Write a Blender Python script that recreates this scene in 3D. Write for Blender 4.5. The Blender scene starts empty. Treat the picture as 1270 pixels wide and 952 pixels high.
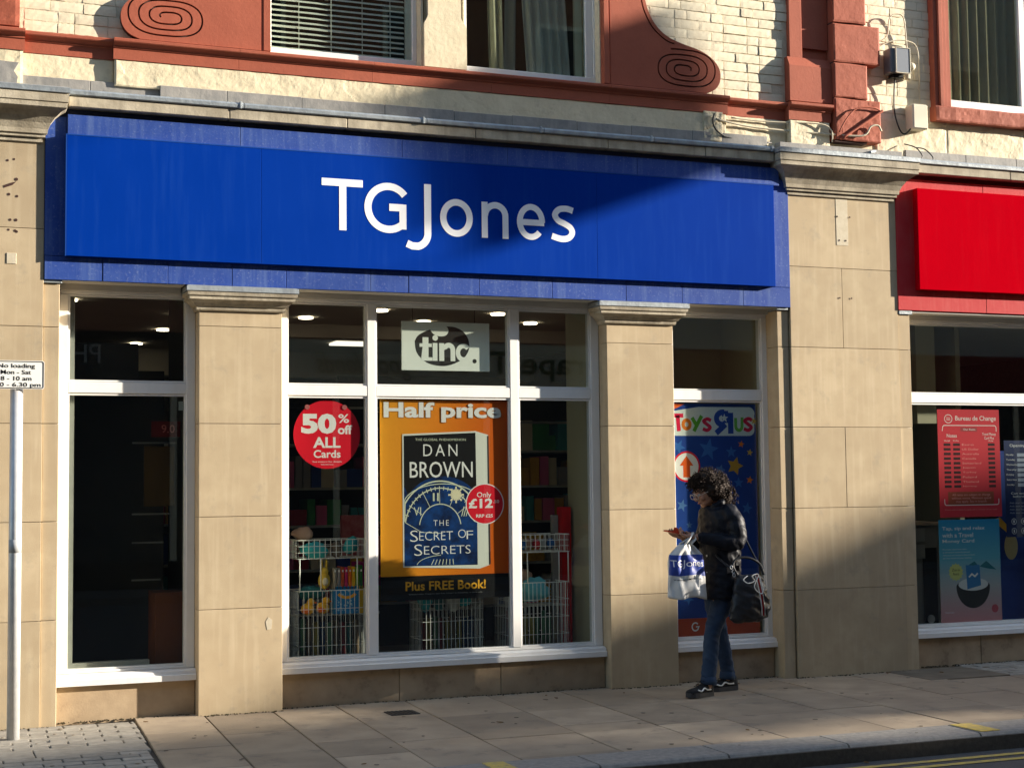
import bpy, bmesh, math, random
from mathutils import Vector, Matrix, noise
random.seed(7)
PI = math.pi
S = bpy.context.scene
COL = S.collection

# ------------------------------------------------------------------ camera
EYE = 1.48
cam_d = bpy.data.cameras.new('camera')
cam = bpy.data.objects.new('camera', cam_d); COL.objects.link(cam); S.camera = cam
cam_d.sensor_width = 36.0; cam_d.sensor_fit = 'HORIZONTAL'; cam_d.lens = 1900.0/1270*36
cam_d.clip_start = 0.1; cam_d.clip_end = 2000
yaw, pitch, roll = 0.37872, 0.067643, -0.011515
fw = Vector((math.sin(yaw)*math.cos(pitch), math.cos(yaw)*math.cos(pitch), math.sin(pitch)))
rt = Vector((math.cos(yaw), -math.sin(yaw), 0)); up = rt.cross(fw)
r2 = rt*math.cos(roll) + up*math.sin(roll); u2 = up*math.cos(roll) - rt*math.sin(roll)
M = Matrix((r2, u2, -fw)).transposed().to_4x4(); M.translation = Vector((0, -10.3, EYE))
cam.matrix_world = M

# ------------------------------------------------------------------ light
SUN = Vector((3.5, -1.0, 0.92)).normalized()      # towards the sun: low, along the street
SUN_EL = math.asin(SUN.z); SUN_AZ = math.atan2(SUN.x, SUN.y)
W = bpy.data.worlds.new('World'); S.world = W; W.use_nodes = True
wn = W.node_tree; bg = wn.nodes['Background']
sky = wn.nodes.new('ShaderNodeTexSky'); sky.sky_type = 'NISHITA'; sky.sun_disc = False
sky.sun_elevation = SUN_EL; sky.sun_rotation = SUN_AZ; sky.air_density = 1.0; sky.dust_density = 0.4; sky.ozone_density = 1.0
wn.links.new(sky.outputs[0], bg.inputs[0]); bg.inputs[1].default_value = 0.12
sl = bpy.data.lights.new('sun', 'SUN'); so = bpy.data.objects.new('sun', sl); COL.objects.link(so)
sl.energy = 5.0; sl.angle = math.radians(0.5); sl.color = (1.0, 0.90, 0.76)
so.rotation_euler = SUN.to_track_quat('Z', 'Y').to_euler(); so.location = (30, -20, 20)
S.view_settings.view_transform = 'Standard'; S.view_settings.look = 'None'
S.view_settings.exposure = 1.62; S.view_settings.gamma = 1.0
S.render.engine = 'CYCLES'
S.cycles.use_denoising = True
S.cycles.max_bounces = 8; S.cycles.transparent_max_bounces = 24; S.cycles.glossy_bounces = 4
S.cycles.sample_clamp_indirect = 6.0

# ------------------------------------------------------------------ materials
MATS = {}
def mat(name, col, rough=0.7, col2=None, nscale=6.0, namt=0.5, bump=0.0, bscale=40.0, streak=0.0, scol=None,
        rand=0.0, metal=0.0, emit=0.0, spec=0.5, fleck=0.0, fcol=None, fscale=14.0, big=0.0, coat=0.0):
    """base colour mottled towards col2, vertical weather streaks, flecks, per-object tint, bump"""
    m = bpy.data.materials.new(name); m.use_nodes = True; MATS[name] = m
    nt = m.node_tree; N = nt.nodes; L = nt.links; b = N['Principled BSDF']
    b.inputs['Roughness'].default_value = rough; b.inputs['Metallic'].default_value = metal
    b.inputs['Specular IOR Level'].default_value = spec
    if coat: b.inputs['Coat Weight'].default_value = coat; b.inputs['Coat Roughness'].default_value = 0.15
    geo = N.new('ShaderNodeNewGeometry')
    def noise_(scale, detail=4, vec=None, rg=0.55):
        n = N.new('ShaderNodeTexNoise'); n.inputs['Scale'].default_value = scale; n.inputs['Detail'].default_value = detail
        n.inputs['Roughness'].default_value = rg
        L.new(vec if vec else geo.outputs['Position'], n.inputs['Vector']); return n.outputs[0]
    def ramp(src, a, c):
        r = N.new('ShaderNodeMapRange'); r.inputs[1].default_value = a; r.inputs[2].default_value = c
        L.new(src, r.inputs[0]); return r.outputs[0]
    def mul(src, k):
        q = N.new('ShaderNodeMath'); q.operation = 'MULTIPLY'; L.new(src, q.inputs[0]); q.inputs[1].default_value = k; return q.outputs[0]
    def mix(fac, c1, c2):
        q = N.new('ShaderNodeMix'); q.data_type = 'RGBA'
        if fac is not None: L.new(fac, q.inputs[0])
        for s, c in ((6, c1), (7, c2)):
            if isinstance(c, tuple): q.inputs[s].default_value = (*c, 1)
            else: L.new(c, q.inputs[s])
        return q.outputs[2]
    cur = col
    if col2 is not None:
        cur = mix(mul(ramp(noise_(nscale), 0.35, 0.65), namt), cur, col2)
        if big: cur = mix(mul(ramp(noise_(nscale*0.22, 2), 0.4, 0.62), big), cur, col2)
    if streak:
        mp = N.new('ShaderNodeMapping'); mp.inputs['Scale'].default_value = (1, 1, 0.07)
        L.new(geo.outputs['Position'], mp.inputs[0])
        cur = mix(mul(ramp(noise_(22, 5, mp.outputs[0]), 0.5, 0.72), streak), cur, scol or (0.3, 0.3, 0.3))
    if fleck:
        cur = mix(mul(ramp(noise_(fscale, 8, rg=0.7), 0.56, 0.66), fleck), cur, fcol)
    if rand:
        oi = N.new('ShaderNodeObjectInfo'); hsv = N.new('ShaderNodeHueSaturation')
        r = N.new('ShaderNodeMapRange'); r.inputs[3].default_value = 1-rand; r.inputs[4].default_value = 1+rand
        L.new(oi.outputs['Random'], r.inputs[0]); L.new(r.outputs[0], hsv.inputs['Value'])
        if isinstance(cur, tuple): hsv.inputs['Color'].default_value = (*cur, 1)
        else: L.new(cur, hsv.inputs['Color'])
        cur = hsv.outputs[0]
    if isinstance(cur, tuple): b.inputs['Base Color'].default_value = (*cur, 1)
    else: L.new(cur, b.inputs['Base Color'])
    if bump:
        bp = N.new('ShaderNodeBump'); bp.inputs['Strength'].default_value = 1.0; bp.inputs['Distance'].default_value = bump
        L.new(noise_(bscale, 6, rg=0.62), bp.inputs['Height']); L.new(bp.outputs[0], b.inputs['Normal'])
    if emit:
        b.inputs['Emission Color'].default_value = (*col, 1); b.inputs['Emission Strength'].default_value = emit
    return m

STONE = mat('sandstone', (0.475, 0.38, 0.245), 0.92, (0.40, 0.31, 0.195), 7, 0.8, 0.0009, 160, 0.38, (0.56, 0.465, 0.32), 0.07, fleck=0.45, fcol=(0.315, 0.265, 0.19), fscale=5.5, big=0.7)
STONE2 = mat('weathered_cornice_stone', (0.50, 0.44, 0.33), 0.9, (0.24, 0.20, 0.14), 7, 0.7, 0.002, 70, 0.5, (0.16, 0.14, 0.11), 0.05)
PLINTH = mat('plinth_stone', (0.40, 0.30, 0.19), 0.85, (0.27, 0.195, 0.12), 6, 0.7, 0.001, 80, 0, None, 0.08, fleck=0.4, fcol=(0.16, 0.11, 0.07), fscale=6)
MORTAR = mat('mortar', (0.20, 0.16, 0.11), 0.95, (0.12, 0.10, 0.07), 20, 0.6, 0.002, 60)
FILL = mat('stone_filler', (0.55, 0.49, 0.37), 0.9, (0.46, 0.39, 0.27), 30, 0.5, 0.001, 100)
CREAM = mat('cream_masonry_paint', (0.70, 0.61, 0.42), 0.75, (0.60, 0.51, 0.34), 7, 0.6, 0.003, 26, 0.15, (0.40, 0.33, 0.22), 0.03, fleck=0.35, fcol=(0.40, 0.33, 0.22), fscale=16)
CREAMB = mat('cream_painted_brick', (0.74, 0.66, 0.48), 0.72, (0.66, 0.57, 0.40), 12, 0.6, 0.0012, 30, 0, None, 0.05, fleck=0.15, fcol=(0.42, 0.34, 0.22), fscale=30)
CREAMJ = mat('cream_painted_joint', (0.66, 0.58, 0.42), 0.85, (0.50, 0.43, 0.30), 25, 0.6, 0.004, 60)
RED = mat('terracotta_masonry_paint', (0.36, 0.098, 0.056), 0.7, (0.29, 0.075, 0.043), 5, 0.6, 0.0014, 45, 0.3, (0.30, 0.085, 0.05), 0.03, fleck=0.15, fcol=(0.20, 0.055, 0.03), fscale=18, spec=0.2)
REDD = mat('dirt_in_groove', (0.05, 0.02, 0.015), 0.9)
LEAD = mat('lead_flashing', (0.33, 0.37, 0.39), 0.5, (0.20, 0.22, 0.24), 14, 0.7, 0.003, 30, 0.3, (0.45, 0.48, 0.50), 0.08, metal=0.35)
LEADD = mat('dirty_lead_apron', (0.20, 0.195, 0.185), 0.75, (0.33, 0.31, 0.28), 8, 0.7, 0.003, 25, 0.4, (0.36, 0.34, 0.30), 0.06)
BLUE = mat('blue_sign_panel', (0.0, 0.031, 0.275), 0.6, (0.001, 0.035, 0.295), 3, 0.5, 0.0002, 8, 0.22, (0.012, 0.065, 0.34), 0.0, spec=0.02)
BLUEB = mat('weathered_blue_board', (0.018, 0.055, 0.27), 0.7, (0.035, 0.08, 0.30), 8, 0.7, 0.0008, 60, 0.5, (0.10, 0.16, 0.36), 0.05, fleck=0.35, fcol=(0.20, 0.25, 0.42), fscale=60, spec=0.2)
BLUED = mat('dark_blue_soffit', (0.01, 0.02, 0.06), 0.7)
WHITEL = mat('white_vinyl_lettering', (0.86, 0.87, 0.88), 0.5)
RSIGN = mat('red_sign_panel', (0.46, 0.001, 0.008), 0.6, (0.42, 0.001, 0.008), 4, 0.5, 0.0002, 8, 0.12, (0.52, 0.012, 0.02), spec=0.0)
RBOARD = mat('weathered_red_board', (0.45, 0.02, 0.025), 0.7, (0.47, 0.045, 0.045), 9, 0.6, 0.001, 40, 0.5, (0.50, 0.08, 0.075), spec=0.2)
FRAME = mat('white_frame_paint', (0.80, 0.79, 0.76), 0.4, (0.72, 0.71, 0.67), 9, 0.4, 0.0006, 60, 0.12, (0.5, 0.48, 0.44))
FRAMEG = mat('grey_glazing_bead', (0.34, 0.34, 0.30), 0.5, (0.26, 0.26, 0.23), 10, 0.5)
FRAMES = mat('soffit_board_paint', (0.55, 0.53, 0.48), 0.6, (0.45, 0.42, 0.36), 9, 0.5)
FLAG = mat('york_stone_flag', (0.40, 0.315, 0.215), 0.82, (0.27, 0.21, 0.145), 3.5, 0.9, 0.0025, 55, 0, None, 0.2, fleck=0.6, fcol=(0.16, 0.13, 0.10), fscale=4, big=0.6)
GROUT = mat('paving_joint_dirt', (0.05, 0.042, 0.035), 0.95, (0.09, 0.08, 0.06), 30, 0.6, 0.003, 80)
PAVER = mat('grey_block_paver', (0.33, 0.30, 0.25), 0.88, (0.22, 0.20, 0.165), 14, 0.7, 0.002, 120, 0, None, 0.13, fleck=0.3, fcol=(0.14, 0.125, 0.10), fscale=30)
KERB = mat('granite_kerb', (0.29, 0.27, 0.235), 0.8, (0.17, 0.16, 0.15), 25, 0.7, 0.002, 140, 0, None, 0.10, fleck=0.4, fcol=(0.10, 0.10, 0.10), fscale=60)
ASPH = mat('asphalt', (0.070, 0.066, 0.063), 0.85, (0.085, 0.08, 0.075), 60, 0.8, 0.006, 160, fleck=0.3, fcol=(0.14, 0.13, 0.12), fscale=90)
YEL = mat('yellow_road_paint', (0.62, 0.44, 0.07), 0.75, (0.34, 0.27, 0.12), 22, 0.8, 0.001, 90, fleck=0.6, fcol=(0.16, 0.15, 0.13), fscale=25)
GALV = mat('galvanised_steel', (0.62, 0.62, 0.61), 0.45, (0.48, 0.49, 0.50), 18, 0.6, 0.0004, 60, metal=0.3)
PLATEW = mat('white_sign_face', (0.80, 0.80, 0.76), 0.45)
BLACK = mat('black_print', (0.009, 0.009, 0.010), 0.5, spec=0.1)
CHAR = mat('charcoal_print', (0.028, 0.027, 0.027), 0.5, spec=0.1)
CABLE = mat('cream_painted_cable', (0.55, 0.48, 0.34), 0.6)
CABLEB = mat('black_cable', (0.02, 0.018, 0.016), 0.5)
BOXG = mat('grey_lamp_casing', (0.10, 0.11, 0.12), 0.45)
LENS = mat('dusty_lamp_lens', (0.22, 0.24, 0.27), 0.3)
BOXC = mat('cream_plastic_box', (0.62, 0.56, 0.42), 0.5)
DARK = mat('dark_shop_interior', (0.018, 0.016, 0.014), 0.8, (0.03, 0.025, 0.02), 3, 0.5)
CEIL = mat('shop_ceiling', (0.55, 0.50, 0.42), 0.8, (0.48, 0.43, 0.36), 2, 0.5)
BEIGE = mat('beige_interior_wall', (0.36, 0.34, 0.22), 0.7, (0.32, 0.30, 0.20), 3, 0.5)
FLOORI = mat('shop_floor', (0.05, 0.04, 0.032), 0.5, (0.035, 0.03, 0.025), 3, 0.5)
LAMP = mat('lit_downlight', (1.0, 0.86, 0.62), 0.5, emit=3.5)
LAMPP = mat('lit_ceiling_panel', (1.0, 0.92, 0.78), 0.5, emit=0.5)
WIRE = mat('white_coated_wire', (0.82, 0.83, 0.79), 0.4)
CURT = mat('grey_curtain', (0.78, 0.76, 0.70), 0.9, (0.66, 0.64, 0.58), 12, 0.5, 0.001, 80)
CURT2 = mat('cream_sheer_curtain', (0.62, 0.58, 0.44), 0.9, (0.52, 0.48, 0.36), 12, 0.5)
CURT3 = mat('taupe_pleated_curtain', (0.42, 0.36, 0.25), 0.9, (0.34, 0.29, 0.20), 12, 0.5)
SLAT = mat('white_blind_slat', (0.82, 0.81, 0.77), 0.5)
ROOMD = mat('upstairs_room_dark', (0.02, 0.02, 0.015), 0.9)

def flat(name, col, rough=0.5, **k):
    k.setdefault('spec', 0.12)
    return MATS.get(name) or mat(name, col, rough, **k)

def glass_mat(name, tint=(0.80, 0.84, 0.80), refl=1.0):
    m = bpy.data.materials.new(name); m.use_nodes = True; nt = m.node_tree; N = nt.nodes; L = nt.links
    N.remove(N['Principled BSDF']); out = N['Material Output']
    t = N.new('ShaderNodeBsdfTransparent'); t.inputs[0].default_value = (*tint, 1)
    g = N.new('ShaderNodeBsdfGlossy'); g.inputs['Roughness'].default_value = 0.0; g.inputs[0].default_value = (refl, refl, refl, 1)
    ge = N.new('ShaderNodeNewGeometry'); dt = N.new('ShaderNodeVectorMath'); dt.operation = 'DOT_PRODUCT'
    L.new(ge.outputs['Incoming'], dt.inputs[0]); L.new(ge.outputs['Normal'], dt.inputs[1])
    def mth(op, a, b_):
        q = N.new('ShaderNodeMath'); q.operation = op
        for i, v in enumerate((a, b_)):
            if v is None: continue
            if isinstance(v, float): q.inputs[i].default_value = v
            else: L.new(v, q.inputs[i])
        return q.outputs[0]
    c1 = mth('SUBTRACT', 1.0, mth('ABSOLUTE', dt.outputs['Value'], None))      # Schlick's Fresnel, the same from both faces
    fz = mth('ADD', mth('MULTIPLY', mth('POWER', c1, 5.0), 0.957), 0.043)
    x = N.new('ShaderNodeMixShader'); L.new(fz, x.inputs[0]); L.new(t.outputs[0], x.inputs[1]); L.new(g.outputs[0], x.inputs[2])
    L.new(x.outputs[0], out.inputs[0]); MATS[name] = m; return m
GLASS = glass_mat('shop_window_glass', (0.93, 0.95, 0.93))
GLASSU = glass_mat('old_window_glass', (0.86, 0.9, 0.86))

# ------------------------------------------------------------------ helpers
ORI = {}
def origin(p): return ORI.get(p.name, Vector((0, 0, 0))) if p else Vector((0, 0, 0))
def thing(name, label, cat, loc=(0, 0, 0), group=None):
    o = bpy.data.objects.new(name, None); COL.objects.link(o); o.location = loc; o.empty_display_size = 0.1
    o['label'] = label; o['category'] = cat
    if group: o['group'] = group
    ORI[o.name] = Vector(loc); return o
def tag(o, label, cat, group=None):
    o['label'] = label; o['category'] = cat
    if group: o['group'] = group
    return o
def setting(name, parent=None):
    o = bpy.data.objects.new(name, None); COL.objects.link(o); o['kind'] = 'structure'; ORI[o.name] = Vector((0, 0, 0)); return o

class MB:
    def __init__(s): s.b = bmesh.new(); s.smooth = []
    def box(s, x0, x1, y0, y1, z0, z1, bev=0.0, jit=0.0):
        V = [s.b.verts.new((x, y, z)) for z in (z0, z1) for y in (y0, y1) for x in (x0, x1)]
        if jit:
            for v in V: v.co += Vector([random.uniform(-jit, jit) for _ in range(3)])
        F = [(0, 2, 3, 1), (4, 5, 7, 6), (0, 1, 5, 4), (2, 6, 7, 3), (0, 4, 6, 2), (1, 3, 7, 5)]
        fs = [s.b.faces.new([V[i] for i in f]) for f in F]
        if bev:
            es = list({e for f in fs for e in f.edges})
            bmesh.ops.bevel(s.b, geom=es, offset=bev, segments=1, profile=0.6, affect='EDGES')
        return s
    def prism(s, pts, y0, y1):            # outline in x,z extruded along y (y0 = front)
        a = [s.b.verts.new((x, y0, z)) for x, z in pts]; c = [s.b.verts.new((x, y1, z)) for x, z in pts]
        n = len(pts); s.b.faces.new(a); s.b.faces.new(c[::-1])
        for i in range(n): s.b.faces.new((a[i], c[i], c[(i+1) % n], a[(i+1) % n]))
        return s
    def plan(s, pts, z0, z1, bev=0):              # outline in x,y extruded along z
        a = [s.b.verts.new((x, y, z0)) for x, y in pts]; c = [s.b.verts.new((x, y, z1)) for x, y in pts]
        n = len(pts); fs = [s.b.faces.new(a[::-1]), s.b.faces.new(c)]
        for i in range(n): fs.append(s.b.faces.new((a[i], a[(i+1) % n], c[(i+1) % n], c[i])))
        if bev:
            es = [e for e in fs[1].edges]
            bmesh.ops.bevel(s.b, geom=es, offset=bev, segments=1, profile=0.6, affect='EDGES')
        return s
    def profile_x(s, prof, x0, x1):        # profile in (y,z), closed, swept along x
        a = [s.b.verts.new((x0, y, z)) for y, z in prof]; c = [s.b.verts.new((x1, y, z)) for y, z in prof]
        n = len(prof); s.b.faces.new(a); s.b.faces.new(c[::-1])
        for i in range(n): s.b.faces.new((a[i], c[i], c[(i+1) % n], a[(i+1) % n]))
        return s
    def cap(s, x0, x1, yf, yb, prof):       # moulding returned round three sides; prof = [(offset, z)...]
        rings = []
        for o, z in prof:
            rings.append([s.b.verts.new(p) for p in ((x0-o, yb, z), (x0-o, yf-o, z), (x1+o, yf-o, z), (x1+o, yb, z))])
        for i in range(len(rings)-1):
            for k in range(3): s.b.faces.new((rings[i][k], rings[i][k+1], rings[i+1][k+1], rings[i+1][k]))
            s.b.faces.new((rings[i][3], rings[i][0], rings[i+1][0], rings[i+1][3]))
        s.b.faces.new(rings[0][::-1]); s.b.faces.new(rings[-1])
        return s
    def tube(s, P, r, n=6, closed=False):
        P = [Vector(p) for p in P]; rs = r if isinstance(r, (list, tuple)) else [r]*len(P)
        rings = []; ref = None
        for i, p in enumerate(P):
            d = (P[min(i+1, len(P)-1)] - P[max(i-1, 0)]) if not closed else (P[(i+1) % len(P)] - P[i-1])
            if d.length < 1e-9: d = Vector((0, 0, 1))
            d.normalize()
            if ref is None: ref = d.orthogonal().normalized()
            ref = (ref - d*ref.dot(d))
            ref = ref.normalized() if ref.length > 1e-6 else d.orthogonal().normalized()
            bi = d.cross(ref)
            rings.append([s.b.verts.new(p + (ref*math.cos(2*PI*k/n) + bi*math.sin(2*PI*k/n))*rs[i]) for k in range(n)])
        m = len(rings)
        for i in range(m if closed else m-1):
            A, B = rings[i], rings[(i+1) % m]
            for k in range(n):
                f = s.b.faces.new((A[k], A[(k+1) % n], B[(k+1) % n], B[k])); f.smooth = n > 4
        if not closed:
            s.b.faces.new(rings[0][::-1]); s.b.faces.new(rings[-1])
        return s
    def ball(s, c, r, seg=12, rings=8, rot=None):
        r = r if isinstance(r, (tuple, list)) else (r, r, r)
        mtx = Matrix.Translation(c) @ (rot.to_4x4() if rot else Matrix.Identity(4)) @ Matrix.Diagonal((*r, 1))
        q = bmesh.ops.create_uvsphere(s.b, u_segments=seg, v_segments=rings, radius=1, matrix=mtx)
        for v in q['verts']:
            for f in v.link_faces: f.smooth = True
        return s
    def disc(s, cx, cz, r, y, n=40, th=0.002, rz=None):
        return s.prism([(cx + r*math.cos(2*PI*i/n), cz + (rz or r)*math.sin(2*PI*i/n)) for i in range(n)], y, y+th)
    def loft(s, rings, caps=True):
        R_ = [[s.b.verts.new(p) for p in r] for r in rings]; n = len(R_[0])
        for i in range(len(R_)-1):
            for k in range(n):
                f = s.b.faces.new((R_[i][k], R_[i][(k+1) % n], R_[i+1][(k+1) % n], R_[i+1][k])); f.smooth = True
        if caps: s.b.faces.new(R_[0][::-1]); s.b.faces.new(R_[-1])
        return s
    def mesh(s, name, m):
        bmesh.ops.recalc_face_normals(s.b, faces=s.b.faces[:])
        me = bpy.data.meshes.new(name); s.b.to_mesh(me); s.b.free()
        for q in (m if isinstance(m, (list, tuple)) else [m]): me.materials.append(q)
        return me
    def obj(s, name, m, parent=None):
        me = s.mesh(name, m)
        o = bpy.data.objects.new(name, me); COL.objects.link(o)
        if parent is not None:
            w = origin(parent); o.parent = parent
            if w.length: me.transform(Matrix.Translation(-w))
            ORI[o.name] = w
        return o
def inst(name, me, loc, parent):
    o = bpy.data.objects.new(name, me); COL.objects.link(o); o.parent = parent
    o.location = Vector(loc) - origin(parent); return o
def struct(o): o['kind'] = 'structure'; return o
def stuff(o): o['kind'] = 'stuff'; return o
def box(name, x0, x1, y0, y1, z0, z1, m, parent=None, bev=0.0, jit=0.0):
    return MB().box(x0, x1, y0, y1, z0, z1, bev, jit).obj(name, m, parent)

def ribbon(P, w, closed=False):
    """outline (x,z) of a stroke of width w along P, mitred"""
    n = len(P); Lf, Rt = [], []
    for i in range(n):
        a = P[i-1] if (i > 0 or closed) else None; c = P[(i+1) % n] if (i < n-1 or closed) else None
        p = P[i]
        d1 = Vector((p[0]-a[0], p[1]-a[1])).normalized() if a else None
        d2 = Vector((c[0]-p[0], c[1]-p[1])).normalized() if c else None
        if d1 is None: d1 = d2
        if d2 is None: d2 = d1
        n1 = Vector((-d1.y, d1.x)); n2 = Vector((-d2.y, d2.x)); m_ = (n1+n2)
        m_ = m_.normalized() if m_.length > 1e-6 else n1
        k = 1/max(0.45, m_.dot(n1))
        ww = w(i/(n-1)) if callable(w) else w
        Lf.append((p[0]+m_.x*ww/2*k, p[1]+m_.y*ww/2*k)); Rt.append((p[0]-m_.x*ww/2*k, p[1]-m_.y*ww/2*k))
    return Lf, Rt
def stroke(mb, P, w, y, th=0.003, closed=False):
    A, B = ribbon(P, w, closed); n = len(P)
    fa = [mb.b.verts.new((x, y, z)) for x, z in A]; fb = [mb.b.verts.new((x, y, z)) for x, z in B]
    ba = [mb.b.verts.new((x, y+th, z)) for x, z in A]; bb = [mb.b.verts.new((x, y+th, z)) for x, z in B]
    for i in range(n if closed else n-1):
        j = (i+1) % n
        mb.b.faces.new((fa[i], fa[j], fb[j], fb[i])); mb.b.faces.new((fa[i], ba[i], ba[j], fa[j])); mb.b.faces.new((fb[i], fb[j], bb[j], bb[i]))
    if not closed:
        mb.b.faces.new((fa[0], fb[0], bb[0], ba[0])); mb.b.faces.new((fa[-1], ba[-1], bb[-1], fb[-1]))
    return mb
def arc(cx, cz, rx, rz, a0, a1, n=20):
    return [(cx+rx*math.cos(math.radians(a0+(a1-a0)*i/n)), cz+rz*math.sin(math.radians(a0+(a1-a0)*i/n))) for i in range(n+1)]
def catmull(P, k=6):
    out = []
    for i in range(len(P)-1):
        p0, p1, p2, p3 = P[max(i-1, 0)], P[i], P[i+1], P[min(i+2, len(P)-1)]
        for j in range(k):
            t = j/k
            out.append(tuple(0.5*((2*p1[q])+(-p0[q]+p2[q])*t+(2*p0[q]-5*p1[q]+4*p2[q]-p3[q])*t*t+(-p0[q]+3*p1[q]-3*p2[q]+p3[q])*t**3) for q in range(len(p1))))
    out.append(tuple(P[-1])); return out

def text(body, x0, x1, z0, z1, y, m, parent, name='lettering', bold=0.0, th=0.0001, shear=0.0, mirror=False, spacing=1.0):
    """letters built from Blender's own built-in font, fitted to the box x0..x1, z0..z1 on the plane y"""
    cu = bpy.data.curves.new(name, 'FONT'); cu.body = body; cu.offset = bold; cu.shear = shear; cu.space_character = spacing
    cu.resolution_u = 3; cu.align_x = 'CENTER'
    t = bpy.data.objects.new('tmp_text', cu); COL.objects.link(t)
    dg = bpy.context.evaluated_depsgraph_get(); me = bpy.data.meshes.new_from_object(t.evaluated_get(dg))
    bpy.data.objects.remove(t); bpy.data.curves.remove(cu)
    xs = [v.co.x for v in me.vertices]; ys = [v.co.y for v in me.vertices]
    ax, bx, ay, by = min(xs), max(xs), min(ys), max(ys)
    w = origin(parent)
    for v in me.vertices:
        u = (v.co.x-ax)/(bx-ax)
        if mirror: u = 1-u
        v.co = Vector((x0+u*(x1-x0), y, z0+(v.co.y-ay)/(by-ay)*(z1-z0))) - w
    if th:
        b = bmesh.new(); b.from_mesh(me)
        r = bmesh.ops.extrude_face_region(b, geom=b.faces[:])
        bmesh.ops.translate(b, vec=(0, -th, 0), verts=[g for g in r['geom'] if isinstance(g, bmesh.types.BMVert)])
        bmesh.ops.recalc_face_normals(b, faces=b.faces[:]); b.to_mesh(me); b.free()
    for p_ in me.polygons: p_.use_smooth = False
    me.name = name; me.materials.clear(); me.materials.append(m)
    o = bpy.data.objects.new(name, me); COL.objects.link(o); o.parent = parent; ORI[o.name] = w
    return o

# ================================================================== SETTING: road, kerb, pavement
ROADZ = -0.10
road = struct(MB().box(-150, 150, -160, -2.79, ROADZ-0.3, ROADZ).obj('road', ASPH))
for yy in (-2.955, -3.085):
    pts = [( -30 + i*0.35, yy + random.uniform(-0.003, 0.003)) for i in range(200)]
    a = [(x, y-0.027+random.uniform(-0.003, 0.003)) for x, y in pts]; c = [(x, y+0.027+random.uniform(-0.003, 0.003)) for x, y in pts]
    mb = MB(); n = len(a)
    va = [mb.b.verts.new((x, y, ROADZ+0.004)) for x, y in a]; vc = [mb.b.verts.new((x, y, ROADZ+0.004)) for x, y in c]
    for i in range(n-1): mb.b.faces.new((va[i], va[i+1], vc[i+1], vc[i]))
    mb.obj('yellow_line', YEL, road)
ground = struct(MB().box(-200, 200, 0.3, 200, -0.5, -0.06).obj('ground', FLOORI))
pave = struct(MB().box(-30, 40, -2.80, 0.35, -0.40, -0.018).obj('pavement', GROUT))
kerb = struct(MB().box(-30, 40, -2.76, -2.47, -0.39, -0.012).obj('kerb', GROUT))
# kerb stones
x = -2.2
while x < 12.5:
    L_ = random.choice([0.78, 0.86, 0.92]); g = 0.006
    ks = MB().profile_x([(-2.775, -0.25), (-2.785, -0.03), (-2.765, -0.004), (-2.75, 0.002), (-2.455, 0.004), (-2.455, -0.25)], x+g, x+L_-g)
    o = ks.obj('kerb_stone', KERB, kerb); x += L_
for x0, x1 in ((2.92, 3.04), (5.98, 6.12)):
    q = MB().box(x0, x1, -2.75, -2.46, 0.004, 0.0075, 0)
    q.box(x0+0.01, x1-0.015, -2.7905, -2.787, -0.085, -0.03)
    q.obj('yellow_kerb_mark', YEL, kerb)
# flags: columns across the pavement, joints measured from the kerb line back to the building
cols = [(1.43, 1.88, [0.1, -0.62, -1.25, -1.95, -2.45]), (1.88, 2.34, [0.1, -0.85, -1.62, -2.45]),
        (2.34, 2.79, [0.1, -0.36, -1.40, -1.92, -2.45]), (2.79, 3.29, [0.1, -0.5, -1.56, -2.45]),
        (3.29, 3.9, [0.1, -0.76, -1.70, -2.36, -2.45]), (3.9, 4.47, [0.1, -0.76, -1.42, -1.72, -2.45]),
        (4.47, 4.97, [0.1, -0.75, -1.65, -2.45]), (4.97, 5.72, [0.1, -0.86, -1.56, -2.45]),
        (5.72, 6.2, [0.1, -0.55, -1.54, -2.0, -2.45]), (6.2, 6.87, [0.1, -0.27, -1.0, -1.85, -2.45]),
        (6.87, 7.4, [0.1, -0.65, -1.31, -1.95, -2.45]), (7.4, 7.95, [-0.64, -1.2, -1.85, -2.45]),
        (7.95, 8.6, [-0.64, -1.5, -2.45]), (8.6, 9.3, [-0.64, -1.2, -1.9, -2.45]), (9.3, 9.9, [-0.64, -1.5, -2.45]), (9.9, 10.6, [0.1, -1.0, -1.8, -2.45])]
def lean(x, y): return x + 0.05*y*(1 if x > 1.5 else 1)     # the long joints lean slightly
for x0, x1, ys in cols:
    for a, c in zip(ys[:-1], ys[1:]):
        g = 0.0045; h = random.uniform(-0.002, 0.002)
        y1, y0 = a-g, c+g
        pts = [(lean(x0, y0)+g, y0), (lean(x1, y0)-g, y0), (lean(x1, y1)-g, y1), (lean(x0, y1)+g, y1)]
        if c == -2.45: pts = [(p[0], -2.452 if p[1] == y0 else p[1]) for p in pts]
        MB().plan(pts, -0.03, h, 0.003).obj('paving_slab', FLAG, pave)
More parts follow.
